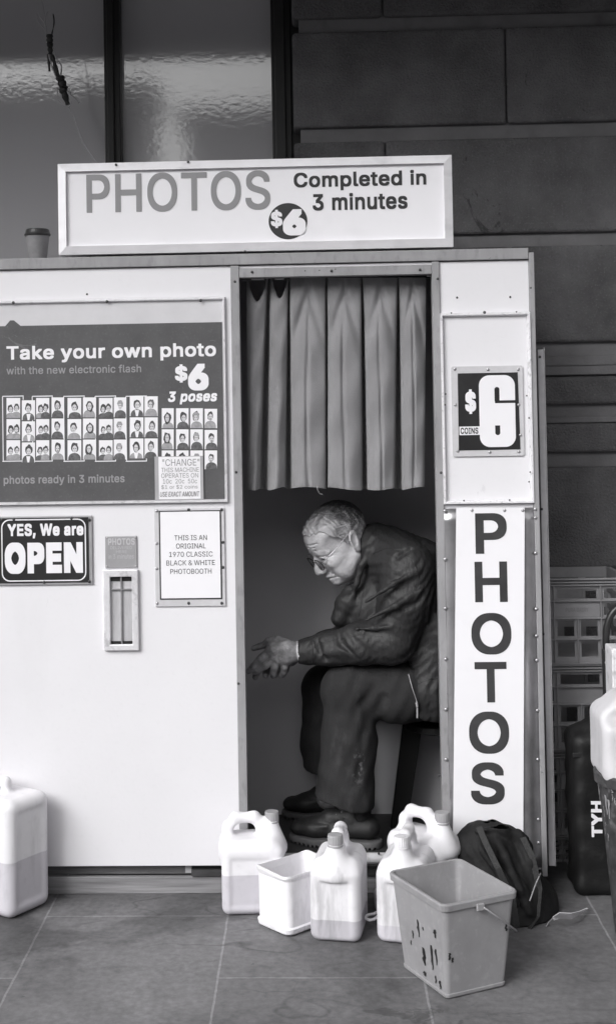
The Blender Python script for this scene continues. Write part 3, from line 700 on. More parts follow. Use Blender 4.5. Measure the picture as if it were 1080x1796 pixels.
# tall condensed six drawn as rounded bars
q = RECT(840, 658, 903, 784, -0.008)
W_, H_ = q[2] - q[0], q[3] - q[1]
mb = MB(); rr = 0.032
out = rrect(q[0], q[1], q[2], q[3], rr, 8)
bx0, bx1 = q[0] + 0.43 * W_, q[0] + 0.57 * W_
def up(poly): mb.flat(poly, -0.0083)
low = [q[1], q[1] + 0.62 * H_]
mbs = MB(); ring(mbs, rrect(q[0], q[1], q[2], q[1] + 0.61 * H_, rr, 8), rrect(bx0, q[1] + 0.165 * H_, bx1, q[1] + 0.42 * H_, 0.0075, 8), -0.0086, -0.0077)
ring(mbs, rrect(q[0], q[1] + 0.30 * H_, q[2], q[3], rr, 8), rrect(bx0, q[1] + 0.615 * H_, bx1, q[1] + 0.835 * H_, 0.0075, 8), -0.00862, -0.0077)
# right side gap between bowl and hook
o6 = mbs.build('lettering', M['print_white'], ps)
mb = MB().box(bx0 + 0.001, q[2] + 0.002, -0.0089, -0.0080, q[1] + 0.61 * H_, q[1] + 0.648 * H_)
mb.build('card_gap', M['open_black'], ps)
for (x_, y_) in ((797, 647), (855, 648), (908, 648), (798, 710), (909, 710), (912, 763), (802, 791), (858, 793), (909, 792)): screw(ps, x_, y_, -0.006, False, r=0.005)

# ------------------------------------------------------------------ tall PHOTOS sign
YV = -0.004
vs = thing('vertical_sign', 'tall white strip sign spelling PHOTOS downwards on a shiny metal sheet', 'sign', tuple(P(860, 1500, YV)))
X0, Z0, X1, Z1 = RECT(772, 891, 946, 1521, YV)
ng = 26
mb = MB(); vsx, fs = [], []
for j in range(ng + 1):
    for i_ in range(7):
        u, v = i_ / 6, j / ng
        wv = 0.0016 * math.sin(v * 23 + u * 2.2) * math.sin(v * 7.1 + 0.6) * (1 if i_ not in (0, 6) else 0.4)
        vsx.append((X0 + (X1 - X0) * u, YV - 0.003 + wv, Z0 + (Z1 - Z0) * v))
for j in range(ng):
    for i_ in range(6): k = j * 7 + i_; fs.append((k, k + 1, k + 8, k + 7))
mb.add(vsx, fs); sh = mb.build('metal_sheet', M['brushed_metal'], vs, smooth=True)
sol = sh.modifiers.new('thickness', 'SOLIDIFY'); sol.thickness = 0.002
pl = [P(793, 1478, YV), P(916, 1478, YV), P(918.5, 890, YV), P(799, 890, YV)]
MB().prism([(p.x, p.z) for p in pl], YV - 0.0095, YV - 0.0085).build('strip', M['sign_white'], vs)
lettering(vs, [(ch_, bx_, dict(bold=0.02)) for ch_, bx_ in (('P', (833, 900, 888, 971)), ('H', (832, 985, 889, 1056)), ('O', (826, 1075, 896, 1148)), ('T', (832, 1161, 888, 1232)), ('O', (822, 1248, 892, 1322)), ('S', (825, 1337, 884, 1411)))], M['ink_vertical'], YV - 0.0102)
for y_ in (896, 981, 1067, 1156, 1244, 1332, 1441): screw(vs, 780 + (y_ - 890) * 0.004, y_, YV - 0.006, False, r=0.0058)
for y_ in (893, 908, 970, 1068, 1115, 1158, 1246, 1332, 1437, 1478): screw(vs, 938 + (y_ - 890) * 0.01, y_, YV - 0.006, False, r=0.0055)
for x_ in (827, 884, 916): screw(vs, x_, 895, YV - 0.0095, False, r=0.005)

# ------------------------------------------------------------------ curtain
m = mat('curtain_cloth', 0.235, rough=0.85, var=0.10, scale=7, bump=0.25, bscale=420, spec=0.2, sheen=0.3, speck=0.35, speck_v=0.13, speck_scale=9, stretch=(1, 1, 0.7), streak=0.18, streak_v=0.17, streak_scale=(40, 10, 2.0), streak_lo=0.5)
M['curtain'] = m
YC = 0.075
tops = [(432, 470), (475, 506), (508, 571), (574, 633), (636, 697), (699, 747)]
bots = [(434, 455), (470, 500), (511, 572), (574, 635), (644, 691), (705, 744)]
NV = 44
cols = None
vs_, fs_ = [], []
for j in range(NV + 1):
    v = j / NV; e = v ** 0.75
    row = []
    for k in range(6):
        x0 = tops[k][0] * (1 - e) + bots[k][0] * e; x1 = tops[k][1] * (1 - e) + bots[k][1] * e
        nU = 18
        for i_ in range(nU + 1):
            u = i_ / nU
            px_ = x0 + (x1 - x0) * u
            bulge = math.sin(math.pi * u)
            d = YC - 0.027 * bulge ** 0.7 * (0.35 + 0.65 * e)
            if k in (2, 3, 4, 5): d += 0.011 * math.exp(-((u - 0.5 - 0.05 * math.sin(v * 4 + k)) / 0.035) ** 2) * min(1, v * 3)   # pressed crease
            d += 0.005 * math.sin(9 * u + 5 * v + k * 2.1) * e * 0.6 + 0.003 * math.sin(21 * v + 4 * u + k)
            py_ = 487 + (857 - 487) * v + 3 * math.sin(u * 3 + k * 1.7) * v
            if v > 0.962: d -= 0.0025
            if k >= 2: d += 0.012 * math.exp(-((v - 0.07 - 0.5 * abs(u - 0.5)) / 0.05) ** 2) * bulge - 0.006 * math.exp(-((v - 0.17 - 0.2 * u) / 0.09) ** 2) * math.sin(6 * u + k)
            if k < 2: py_ += (1 - v) ** 9 * (30 if k == 0 else 26) * bulge ** 1.3 * 1.4; d += (1 - v) ** 6 * 0.008
            row.append((px_, py_, d))
        if k < 5:
            n0 = tops[k + 1][0] * (1 - e) + bots[k + 1][0] * e
            dep = 0.014 + 0.095 * min(1, v * 4.0) ** 0.8
            if k == 0 or k == 1: dep = 0.045 + 0.04 * min(1, v * 3)
            for q in (0.12, 0.5, 0.88):
                row.append((x1 + (n0 - x1) * q, 487 + 370 * v, YC + dep * math.sin(math.pi * (0.18 + 0.64 * q))))
    for (a, b2, d) in row: vs_.append(P(a, b2, d))
    cols = len(row)
for j in range(NV):
    for i_ in range(cols - 1): k = j * cols + i_; fs_.append((k, k + 1, k + cols + 1, k + cols))
cu_t = thing('curtain', 'short pleated grey cloth curtain hanging in the booth doorway', 'curtain', tuple(P(590, 487, YC)))
cu_o = link_mesh('cloth', vs_, fs_, M['curtain'], cu_t, smooth=True)
s = cu_o.modifiers.new('sub', 'SUBSURF'); s.levels = 1; s.render_levels = 2
mb = MB()
hv, hf = [], []
for (r0, yo) in ((NV - 3, 0), (NV - 1, 0)): pass
mb = MB().tube([P(423, 488, YC + 0.012), P(764, 484, YC + 0.012)], 0.004, 8)
mb.build('curtain_rod', M['screw_dark'], cu_t)
mb = MB()
for (a, b2) in ((441, 463), (482, 498), (748, 758)): mb.box(P(a, 490, YC).x, P(b2, 490, YC).x, YC - 0.004, YC - 0.001, P(450, 491.5, YC).z, P(450, 489.5, YC).z)
mb.build('hook', M['print_white'], cu_t)
th = [P(556, 852, YC - 0.022), P(557, 860, YC - 0.024), P(561, 866, YC - 0.022), P(566, 867, YC - 0.022)]
MB().tube(th, 0.0008, 6).build('loose_thread', M['plate_grey'], cu_t)
# ------------------------------------------------------------------ things on the pavement
def can_plastic(key, v, liquid_z, lv, dirt=0.5):
    """cloudy white plastic whose contents show as a greyer tone up to liquid_z"""
    m = mat(key, v, rough=0.42, var=0.05, scale=7, spec=0.35, streak=dirt, streak_v=0.30, streak_scale=(16, 16, 3), streak_lo=0.57, speck=0.12, speck_v=0.3, speck_scale=34, bump=0.06, bscale=25)
    n = m.node_tree.nodes; L = m.node_tree.links; b = n['Principled BSDF']
    src = b.inputs['Base Color'].links[0].from_socket
    tc = n.new('ShaderNodeTexCoord'); s = n.new('ShaderNodeSeparateXYZ'); L.new(tc.outputs['Object'], s.inputs[0])
    r = n.new('ShaderNodeMapRange'); r.inputs[1].default_value = liquid_z - 0.0015; r.inputs[2].default_value = liquid_z + 0.0015; r.inputs[3].default_value = 1; r.inputs[4].default_value = 0
    L.new(s.outputs['Z'], r.inputs[0])
    mx = n.new('ShaderNodeMix'); mx.data_type = 'RGBA'; mx.blend_type = 'MULTIPLY'; L.new(r.outputs[0], mx.inputs[0]); L.new(src, mx.inputs[6]); mx.inputs[7].default_value = grey(lv)
    L.new(mx.outputs[2], b.inputs['Base Color'])
    b.inputs['Subsurface Weight'].default_value = 0.15; b.inputs['Subsurface Radius'].default_value = (0.02, 0.02, 0.02)
    return m
mk('cap_grey', 0.34, rough=0.5, var=0.1)
mk('cap_white', 0.72, rough=0.45, var=0.08, speck=0.5, speck_v=0.3, speck_scale=40)
def can_body_fields(wx=0.095, wy=0.072, hb=0.205, top=0.292, hole=True):
    f = Field((-wx - 0.02, -wy - 0.02, -0.006), (wx + 0.02, wy + 0.02, top + 0.02), 0.0034)
    f.rbox((0, 0, hb / 2), (wx, wy, hb / 2), 0.024)
    f.rbox((-0.012, 0, hb), (wx - 0.014, wy - 0.012, 0.018), 0.016, k=0.03)
    hx0, hx1 = -wx + 0.020, 0.028
    f.chain([(hx0, 0, hb - 0.04), (hx0 + 0.004, 0, top - 0.045), (hx0 + 0.026, 0, top - 0.017), (hx1 - 0.02, 0, top - 0.016), (hx1 + 0.006, 0, top - 0.045), (hx1 + 0.022, 0, hb - 0.01)], [0.026, 0.018, 0.0165, 0.0165, 0.020, 0.032], k=0.02, kin=0.012)
    f.cone((0.060, 0, hb - 0.015), (0.062, 0, hb + 0.052), 0.046, 0.020, k=0.03)
    f.cone((0.062, 0, hb + 0.04), (0.062, 0, top - 0.02), 0.0175, 0.0175, k=0.006)
    if hole: f.rbox((-0.026, 0, hb + 0.036), (0.030, 0.1, 0.0125), 0.012, k=0.008, op='sub')
    for s in (-1, 1):                              # moulded recess in each broad face
        f.rbox((-0.005, s * (wy + 0.004), hb * 0.48), (wx * 0.62, 0.0045, hb * 0.33), 0.004, k=0.014, op='sub')
    f.rbox((wx + 0.004, 0, hb * 0.45), (0.0045, wy * 0.55, hb * 0.36), 0.004, k=0.014, op='sub')
    return f
def cap_mesh(parent, c, m, r=0.0215, h=0.026):
    mb = MB(); n = 40; vs = []; fs = []
    prof = [(1, 0), (1, h * 0.86), (0.94, h), (0.3, h * 1.01)]
    for i, (q, z) in enumerate(prof):
        for k in range(n):
            a = 2 * math.pi * k / n; rr = r * q * (1.0 if k % 2 or i > 1 else 0.955); vs.append((c[0] + rr * math.cos(a), c[1] + rr * math.sin(a), c[2] + z))
    for i in range(len(prof) - 1):
        for k in range(n): a, b_ = i * n + k, i * n + (k + 1) % n; fs.append((a, b_, b_ + n, a + n))
    fs.append(tuple(range((len(prof) - 1) * n, len(prof) * n)))
    mb.add(vs, fs); mb.lathe((c[0], c[1], c[2] - 0.007), [(r * 1.02, 0), (r * 1.04, 0.002), (r * 1.02, 0.0045)], 28)
    return link_mesh('cap', mb.v, mb.f, m, parent, local=True)
GC = 'plastic jerrycans standing on the pavement'
def jerrycan(label, px, py, rz, body_m, cap_m, sc=1.0):
    g = G(px, py); t = thing('jerrycan', label, 'jerrycan', (g.x, g.y, 0.001), GC, R(rz))
    sdf_obj('can_body', [can_body_fields()], body_m, t, local=True, smooth_it=2)
    cap_mesh(t, (0.062, 0, 0.266), cap_m); t.scale = (sc, sc, sc); return t
jerrycan('white handled jerrycan with grey cap standing in front of the left door post', 444, 1592, 4, can_plastic('can_a', 0.80, 0.122, 0.72, 0.06), M['cap_grey'], 0.985)
jerrycan('streaky jerrycan with grey cap and dregs, right of the open white tub', 596, 1632, -99, can_plastic('can_b', 0.76, 0.062, 0.68, 0.5), M['cap_grey'], 1.01)
jerrycan('grubby jerrycan with white cap, tucked behind the left corner of the grey bucket', 714, 1636, -104, can_plastic('can_c', 0.74, 0.05, 0.85, 0.5), M['cap_white'], 1.01)
jerrycan('jerrycan with ribbed grey cap, rearmost one between the bucket and the doorway', 748, 1594, -42, can_plastic('can_d', 0.76, 0.03, 0.9, 0.15), M['cap_grey'], 1.03)
# two tall drums at the left edge
def tall_drum(label, px, py, rz, m, h=0.372):
    g = G(px, py)
    if rz < 0: g = g - Matrix.Rotation(R(rz), 3, 'Z') @ Vector((0.117, -0.080, 0))   # px, py is the near corner
    t = thing('jerrycan', label, 'jerrycan', (g.x, g.y, 0.001), GC, R(rz))
    f = Field((-0.15, -0.12, -0.005), (0.15, 0.12, h + 0.06), 0.0042)
    f.rbox((0, 0, h / 2), (0.125, 0.088, h / 2), 0.030)
    for x_ in (): f.rbox((x_, -0.092, h * 0.5), (0.005, 0.0045, h * 0.36), 0.003, k=0.012, op='sub')
    f.rbox((0.1285, 0, h * 0.5), (0.005, 0.05, h * 0.38), 0.003, k=0.016, op='sub')
    f.chain([(-0.07, 0, h - 0.02), (-0.06, 0, h + 0.03), (0.02, 0, h + 0.03), (0.03, 0, h - 0.02)], [0.015] * 4, k=0.015, kin=0.01)
    f.cone((0.085, -0.02, h - 0.01), (0.085, -0.02, h + 0.012), 0.022, 0.020, k=0.01) if False else None
    sdf_obj('can_body', [f], m, t, local=True)
    cap_mesh(t, (-0.095, 0, h + 0.001), M['cap_white'], 0.022, 0.022); return t
tall_drum('tall grubby drum half full of liquid, nearest at the left edge of the photo', 19, 1616, -33, can_plastic('can_e', 0.77, 0.168, 0.74, 0.25), 0.348)
tall_drum('tall pale drum mostly hidden behind the half full one at the left edge', -24, 1556, 8, can_plastic('can_f', 0.78, 0.02, 0.9, 0.15), 0.362)
gk = G(82, 1590)

# white tub: a can cut open
a_, b_, c_ = G(447, 1622), G(506, 1648), G(560, 1611)
vx = Vector((b_.x - a_.x, b_.y - a_.y, 0)); vy = Vector((c_.x - b_.x, c_.y - b_.y, 0))
lx = vx.length; ang = math.atan2(vx.y, vx.x)
ly = 0.20
up_ = Vector((-math.sin(ang), math.cos(ang), 0)); ctr = a_ + vx / 2 + up_ * ly / 2
tub = thing('tub', 'open white plastic tub with a chipped rim between two jerrycans', 'tub', (ctr.x, ctr.y, 0.001), None, ang)
def loft_box(mb, levels, n=6):
    """levels: (half x, half y, corner radius, z); returns nothing, skins a rounded rectangle up through them"""
    vs, fs, cnt = [], [], 0
    for hx, hy, r, z in levels:
        ring_ = rrect(-hx, -hy, hx, hy, r, n); cnt = len(ring_)
        vs += [(x, y, z(x, y) if callable(z) else z) for x, y in ring_]
    for i in range(len(levels) - 1):
        for k in range(cnt): a, b2 = i * cnt + k, i * cnt + (k + 1) % cnt; fs.append((a, b2, b2 + cnt, a + cnt))
    fs.append(tuple(range(cnt - 1, -1, -1))); fs.append(tuple(range((len(levels) - 1) * cnt, len(levels) * cnt)))
    mb.add(vs, fs)
hx, hy = lx / 2, ly / 2
rimz = lambda x, y: 0.163 + 0.003 * math.sin(x * 90) + 0.003 * math.sin(y * 61 + 1)
rimz2 = lambda x, y: rimz(x, y) + 0.007
mb = MB(); loft_box(mb, [(hx - 0.012, hy - 0.012, 0.02, 0.0), (hx - 0.001, hy - 0.001, 0.024, 0.008), (hx + 0.001, hy + 0.001, 0.024, 0.021), (hx - 0.004, hy - 0.004, 0.022, 0.024), (hx - 0.003, hy - 0.003, 0.022, 0.155), (hx + 0.001, hy + 0.001, 0.022, rimz), (hx + 0.001, hy + 0.001, 0.022, rimz2), (hx - 0.004, hy - 0.004, 0.02, rimz2), (hx - 0.006, hy - 0.006, 0.02, 0.15), (hx - 0.007, hy - 0.007, 0.02, 0.03), (hx - 0.02, hy - 0.02, 0.012, 0.012)])
M['tub'] = can_plastic('tub', 0.80, -1, 1, 0.35)
link_mesh('tub_body', mb.v, mb.f, M['tub'], tub, local=True, bevel=0.002)

# grey bucket
hb_ = 0.252; rl, rn, rr_, rf = G(675, 1528, hb_), G(777, 1588, hb_), G(913, 1563, hb_), G(805, 1505, hb_)
ang = (math.atan2((rr_ - rn).y, (rr_ - rn).x) + math.atan2((rl - rn).y, (rl - rn).x) - math.pi / 2) / 2
rw, rd_ = (rr_ - rn).length, (rl - rn).length
bw, bl_ = rw * 0.79, rd_ * 0.79
e1 = Vector((math.cos(ang), math.sin(ang), 0)); e2 = Vector((-math.sin(ang), math.cos(ang), 0)); ctr = (rl + rn + rr_ + rf) / 4; ctr.z = 0
mk('bucket_grey', 0.285, rough=0.55, var=0.10, scale=9, bump=0.05, speck=0.3, speck_v=0.42, speck_scale=48, streak=0.3, streak_v=0.18, streak_scale=(12, 12, 4))
mk('paint_drip', 0.016, rough=0.5, var=0.2)
mk('wire', 0.42, rough=0.35, var=0.15, metal=0.6)
bk = thing('bucket', 'grey square bucket with black drips and a wire handle', 'bucket', (ctr.x, ctr.y, 0.001), None, ang)
hx, hy, hh = bw / 2, bl_ / 2, 0.252
tx_, ty_ = rw / 2 - 0.006, rd_ / 2 - 0.006
mb = MB(); loft_box(mb, [(hx - 0.004, hy - 0.004, 0.010, 0.0), (hx, hy, 0.012, 0.004), (hx + 0.001, hy + 0.001, 0.012, 0.012), (hx - 0.001, hy - 0.001, 0.012, 0.0125), (tx_, ty_, 0.018, hh - 0.02), (tx_ + 0.006, ty_ + 0.006, 0.02, hh - 0.0195), (tx_ + 0.008, ty_ + 0.008, 0.022, hh - 0.004), (tx_ + 0.005, ty_ + 0.005, 0.02, hh), (tx_ - 0.002, ty_ - 0.002, 0.016, hh - 0.001), (tx_ - 0.004, ty_ - 0.004, 0.016, hh - 0.02), (hx - 0.006, hy - 0.006, 0.01, 0.008)], 5)
link_mesh('bucket_body', mb.v, mb.f, M['bucket_grey'], bk, local=True, bevel=0.0015)
# dark drips: on the -x face (left in the photo) near its front edge, a few on the front face
mb = MB(); rnd = random.Random(11)
def drip_x(y0, z0, w_, l):                     # on the left face
    def sx(z): return -(hx + (tx_ - hx) * z / hh) - 0.0009
    pts = []
    for i in range(7):
        q = i / 6; ww = w_ * (0.35 + 0.65 * math.sin(math.pi * min(1, 0.15 + q * 0.9))) * rnd.uniform(0.6, 1.2)
        pts.append((y0 + rnd.uniform(-1, 1) * w_ * 0.3, z0 - l * q, ww))
    vs = [(sx(z), y - ww / 2, z) for y, z, ww in pts] + [(sx(z), y + ww / 2, z) for y, z, ww in pts]
    mb.add(vs, [(i, i + 1, i + 8, i + 7) for i in range(6)])
def drip_y(x0, z0, w_, l):
    def sy(z): return -(hy + (ty_ - hy) * z / hh) - 0.0009
    vs = []; pts = [(x0 + rnd.uniform(-1, 1) * w_ * 0.3, z0 - l * i / 5, w_ * rnd.uniform(0.4, 1.1)) for i in range(6)]
    vs = [(x - ww / 2, sy(z), z) for x, z, ww in pts] + [(x + ww / 2, sy(z), z) for x, z, ww in pts]
    mb.add(vs, [(i, i + 1, i + 7, i + 6) for i in range(5)])
for (y_, z_, w2, l2) in ((-0.045, 0.12, 0.010, 0.065), (-0.066, 0.118, 0.007, 0.042), (-0.005, 0.098, 0.014, 0.045), (-0.07, 0.17, 0.012, 0.022), (0.015, 0.165, 0.010, 0.045), (-0.055, 0.045, 0.007, 0.02), (-0.075, 0.04, 0.008, 0.022), (0.0, 0.035, 0.012, 0.012), (0.045, 0.125, 0.006, 0.02), (-0.01, 0.155, 0.007, 0.009), (0.06, 0.095, 0.005, 0.012)):
    drip_x(y_ - 0.01, z_, w2, l2)
for (x_, z_, w2, l2) in ((-0.086, 0.122, 0.006, 0.018), (-0.078, 0.108, 0.005, 0.012), (0.083, 0.17, 0.007, 0.022)): drip_y(x_, z_, w2, l2)
link_mesh('paint_drips', mb.v, mb.f, M['paint_drip'], bk, local=True)
o_ = bpy.data.objects['paint_drips']; sm = o_.modifiers.new('t', 'SOLIDIFY'); sm.thickness = 0.0006
MB_ = MB(); by = -(ty_ + 0.009); bz = hh - 0.018
MB_.box(-0.016, 0.006, by - 0.004, by + 0.004, bz - 0.012, bz + 0.006)
link_mesh('handle_lug', MB_.v, MB_.f, M['bucket_grey'], bk, local=True, bevel=0.002)
MB_ = MB().box(-0.016, 0.006, -by - 0.004, -by + 0.004, bz - 0.012, bz + 0.006)
link_mesh('handle_lug', MB_.v, MB_.f, M['bucket_grey'], bk, local=True, bevel=0.002)
lo = []
for i in range(25):                             # wire bail dropped to the right side
    a = math.pi * i / 24; y_ = by * math.cos(a) * (1.0 if 0 < i < 24 else 1.0); d_ = math.sin(a) ** 0.55
    lo.append((0.002 + 0.155 * d_, y_ * 1.03, bz - 0.004 - 0.118 * d_))
MB_ = MB().tube(lo, 0.0024, 8); link_mesh('wire_handle', MB_.v, MB_.f, M['wire'], bk, local=True, smooth=True)
def inb(x, y, z): return Vector((ctr.x, ctr.y, 0)) + e1 * x + e2 * y + Vector((0, 0, z))
mk('paper', 0.8, rough=0.7, var=0.03)
for k, (lbl, p0, p1, ww) in enumerate((('long white plastic scrap lying flat inside the grey bucket', inb(-0.062, -0.028, 0.19), inb(-0.03, -0.088, 0.188), 0.010), ('short white plastic scrap sticking up at the front inside the grey bucket', inb(-0.012, -0.07, 0.150), inb(-0.006, -0.082, 0.206), 0.022))):
    t = thing('scrap', lbl, 'scrap', tuple(p0)); d = (p1 - p0); s_ = d.cross(Vector((0, 0, 1))).normalized() * ww / 2 if k else Vector((0, 0, 1)) * ww / 2
    nrm = d.cross(s_).normalized() * 0.001
    vs_ = [p0 - s_, p1 - s_ * 0.8, p1 + s_ * 0.8, p0 + s_]
    link_mesh('sheet', [v + nrm for v in vs_] + [v - nrm for v in vs_], [(0, 1, 2, 3), (7, 6, 5, 4), (0, 4, 5, 1), (1, 5, 6, 2), (2, 6, 7, 3), (3, 7, 4, 0)], M['paper'], t)

# loop handle showing between the cans
hp = [(641, 1607), (647, 1604), (655, 1603), (662, 1599), (670, 1596)]
h2 = [(641, 1611), (648, 1614), (656, 1612), (662, 1607), (670, 1604)]
sc = thing('scoop', 'flat white loop handle of a scoop poking out behind the streaky jerrycan', 'scoop', tuple(G(650, 1607, 0.0)))
pts = [G(a, b2, 0.045) for a, b2 in hp] + [G(a, b2, 0.040) for a, b2 in reversed(h2)]
mb = MB().tube(pts + [pts[0]], 0.0042, 8); mb.build('handle', M['cap_white'], sc, smooth=True)
q = G(690, 1588, 0.02); mb = MB().box(q.x - 0.055, q.x + 0.05, q.y - 0.004, q.y + 0.06, 0.001, 0.056); mb.build('pan', M['cap_white'], sc, bevel=0.01)

# ------------------------------------------------------------------ slumped black backpack
mk('bag_black', 0.014, rough=0.72, var=0.3, scale=12, bump=0.35, bscale=55, spec=0.25)
mk('bag_dark', 0.020, rough=0.68, var=0.3, scale=14, bump=0.3, bscale=60, spec=0.3)
mk('strap', 0.02, rough=0.6, var=0.2, bump=0.3, bscale=200)
YB = -0.13
def Q(px, py, y): return np.array(P(px, py, y))
bb = thing('backpack', 'slack black backpack with folded flap slumped against the tall PHOTOS sign', 'backpack', (P(880, 1600, YB).x, YB, 0))
f = Field(Q(775, 1690, 0) * [1, 0, 0] + [0, -0.42, -0.01], Q(1000, 1420, 0) * [1, 0, 1] + [0, 0.02, 0], 0.0042)
f.ell(Q(868, 1535, -0.13), (0.105, 0.085, 0.155), Matrix.Rotation(R(-12), 3, 'Y'), k=0.0)
f.ell(Q(835, 1520, -0.10), (0.075, 0.06, 0.125), None, k=0.05)
f.ell(Q(905, 1575, -0.15), (0.085, 0.09, 0.12), Matrix.Rotation(R(-30), 3, 'Y'), k=0.05)
f.ell(Q(895, 1625, -0.17), (0.10, 0.10, 0.06), None, k=0.05)
f.ell(Q(890, 1475, -0.10), (0.075, 0.05, 0.04), Matrix.Rotation(R(20), 3, 'Y'), k=0.04)
f.ell(Q(945, 1590, -0.10), (0.055, 0.07, 0.09), None, k=0.04)
for pts_, r0 in (([(832, 1450, -0.20), (850, 1490, -0.235), (880, 1540, -0.255), (905, 1585, -0.265)], 0.016), ([(868, 1470, -0.17), (885, 1505, -0.215), (915, 1560, -0.24), (925, 1600, -0.245)], 0.013), ([(905, 1465, -0.15), (928, 1510, -0.18), (940, 1560, -0.20), (930, 1610, -0.22)], 0.014), ([(850, 1455, -0.17), (880, 1452, -0.165), (922, 1472, -0.15)], 0.012)):
    f.chain([Q(*p) for p in pts_], [r0 * 0.6, r0, r0, r0 * 0.7], k=0.018)
for pts_, r0 in (([(842, 1462, -0.22), (864, 1508, -0.265), (893, 1562, -0.285)], 0.007), ([(896, 1478, -0.185), (912, 1525, -0.235), (928, 1570, -0.25)], 0.007)):
    f.chain([Q(*p) for p in pts_], [r0, r0, r0], k=0.014, op='sub')
f.warp(lambda X, Y, Z: 0.0030 * np.sin(60 * X - 38 * Z + 20 * Y) * np.sin(33 * Z + 41 * X) + 0.0016 * np.sin(150 * X + 90 * Z) * np.sin(70 * Z - 60 * Y))
f.put((-9, -9, -9), (9, 9, 9), lambda X, Y, Z: Z + 0 * X + 0 * Y - 0.002, 0.0, 'sub')
f.put((-9, -9, -9), (9, 9, 9), lambda X, Y, Z: -(Y + 0.016) + 0 * X + 0 * Z, 0.0, 'sub') if False else None
sdf_obj('bag_body', [f], M['bag_black'], bb, smooth_it=2)
MB().tube([P(947, 1532, -0.20), P(938, 1552, -0.235), P(930, 1575, -0.26), P(928, 1580, -0.262)], 0.0018, 6).build('zip_cord', M['plate_grey'], bb)
mb = MB(); k0 = [G(968, 1608, 0.03), G(980, 1600, 0.055), G(1000, 1601, 0.045), G(1014, 1598, 0.03), G(1028, 1592, 0.012)]; k1 = [G(970, 1613, 0.02), G(981, 1610, 0.025), G(1001, 1611, 0.018), G(1015, 1603, 0.015), G(1030, 1593, 0.01)]
mb.add(k0 + k1, [(i, i + 1, i + 6, i + 5) for i in range(4)]); so = mb.build('lining_strip', M['paper'], bb); so.modifiers.new('t', 'SOLIDIFY').thickness = 0.002
for sp in ([(838, 1452, -0.195), (850, 1480, -0.235), (872, 1525, -0.262), (898, 1580, -0.278), (905, 1630, -0.285)], [(915, 1470, -0.165), (932, 1505, -0.185), (944, 1560, -0.205), (940, 1610, -0.225), (915, 1648, -0.27)]):
    mb = MB(); k0 = [P(a - 4, b2, d - 0.010) for a, b2, d in sp]; k1 = [P(a + 6, b2 - 3, d - 0.012) for a, b2, d in sp]; mb.add(k0 + k1, [(i, i + 1, i + 6, i + 5) for i in range(4)])
    so = mb.build('strap', M['strap'], bb); so.modifiers.new('t', 'SOLIDIFY').thickness = 0.004
MB().tube([G(972, 1607, 0.03), G(962, 1617, 0.01), G(957, 1625, 0.004)], 0.0016, 6).build('strap_end', M['plate_grey'], bb)

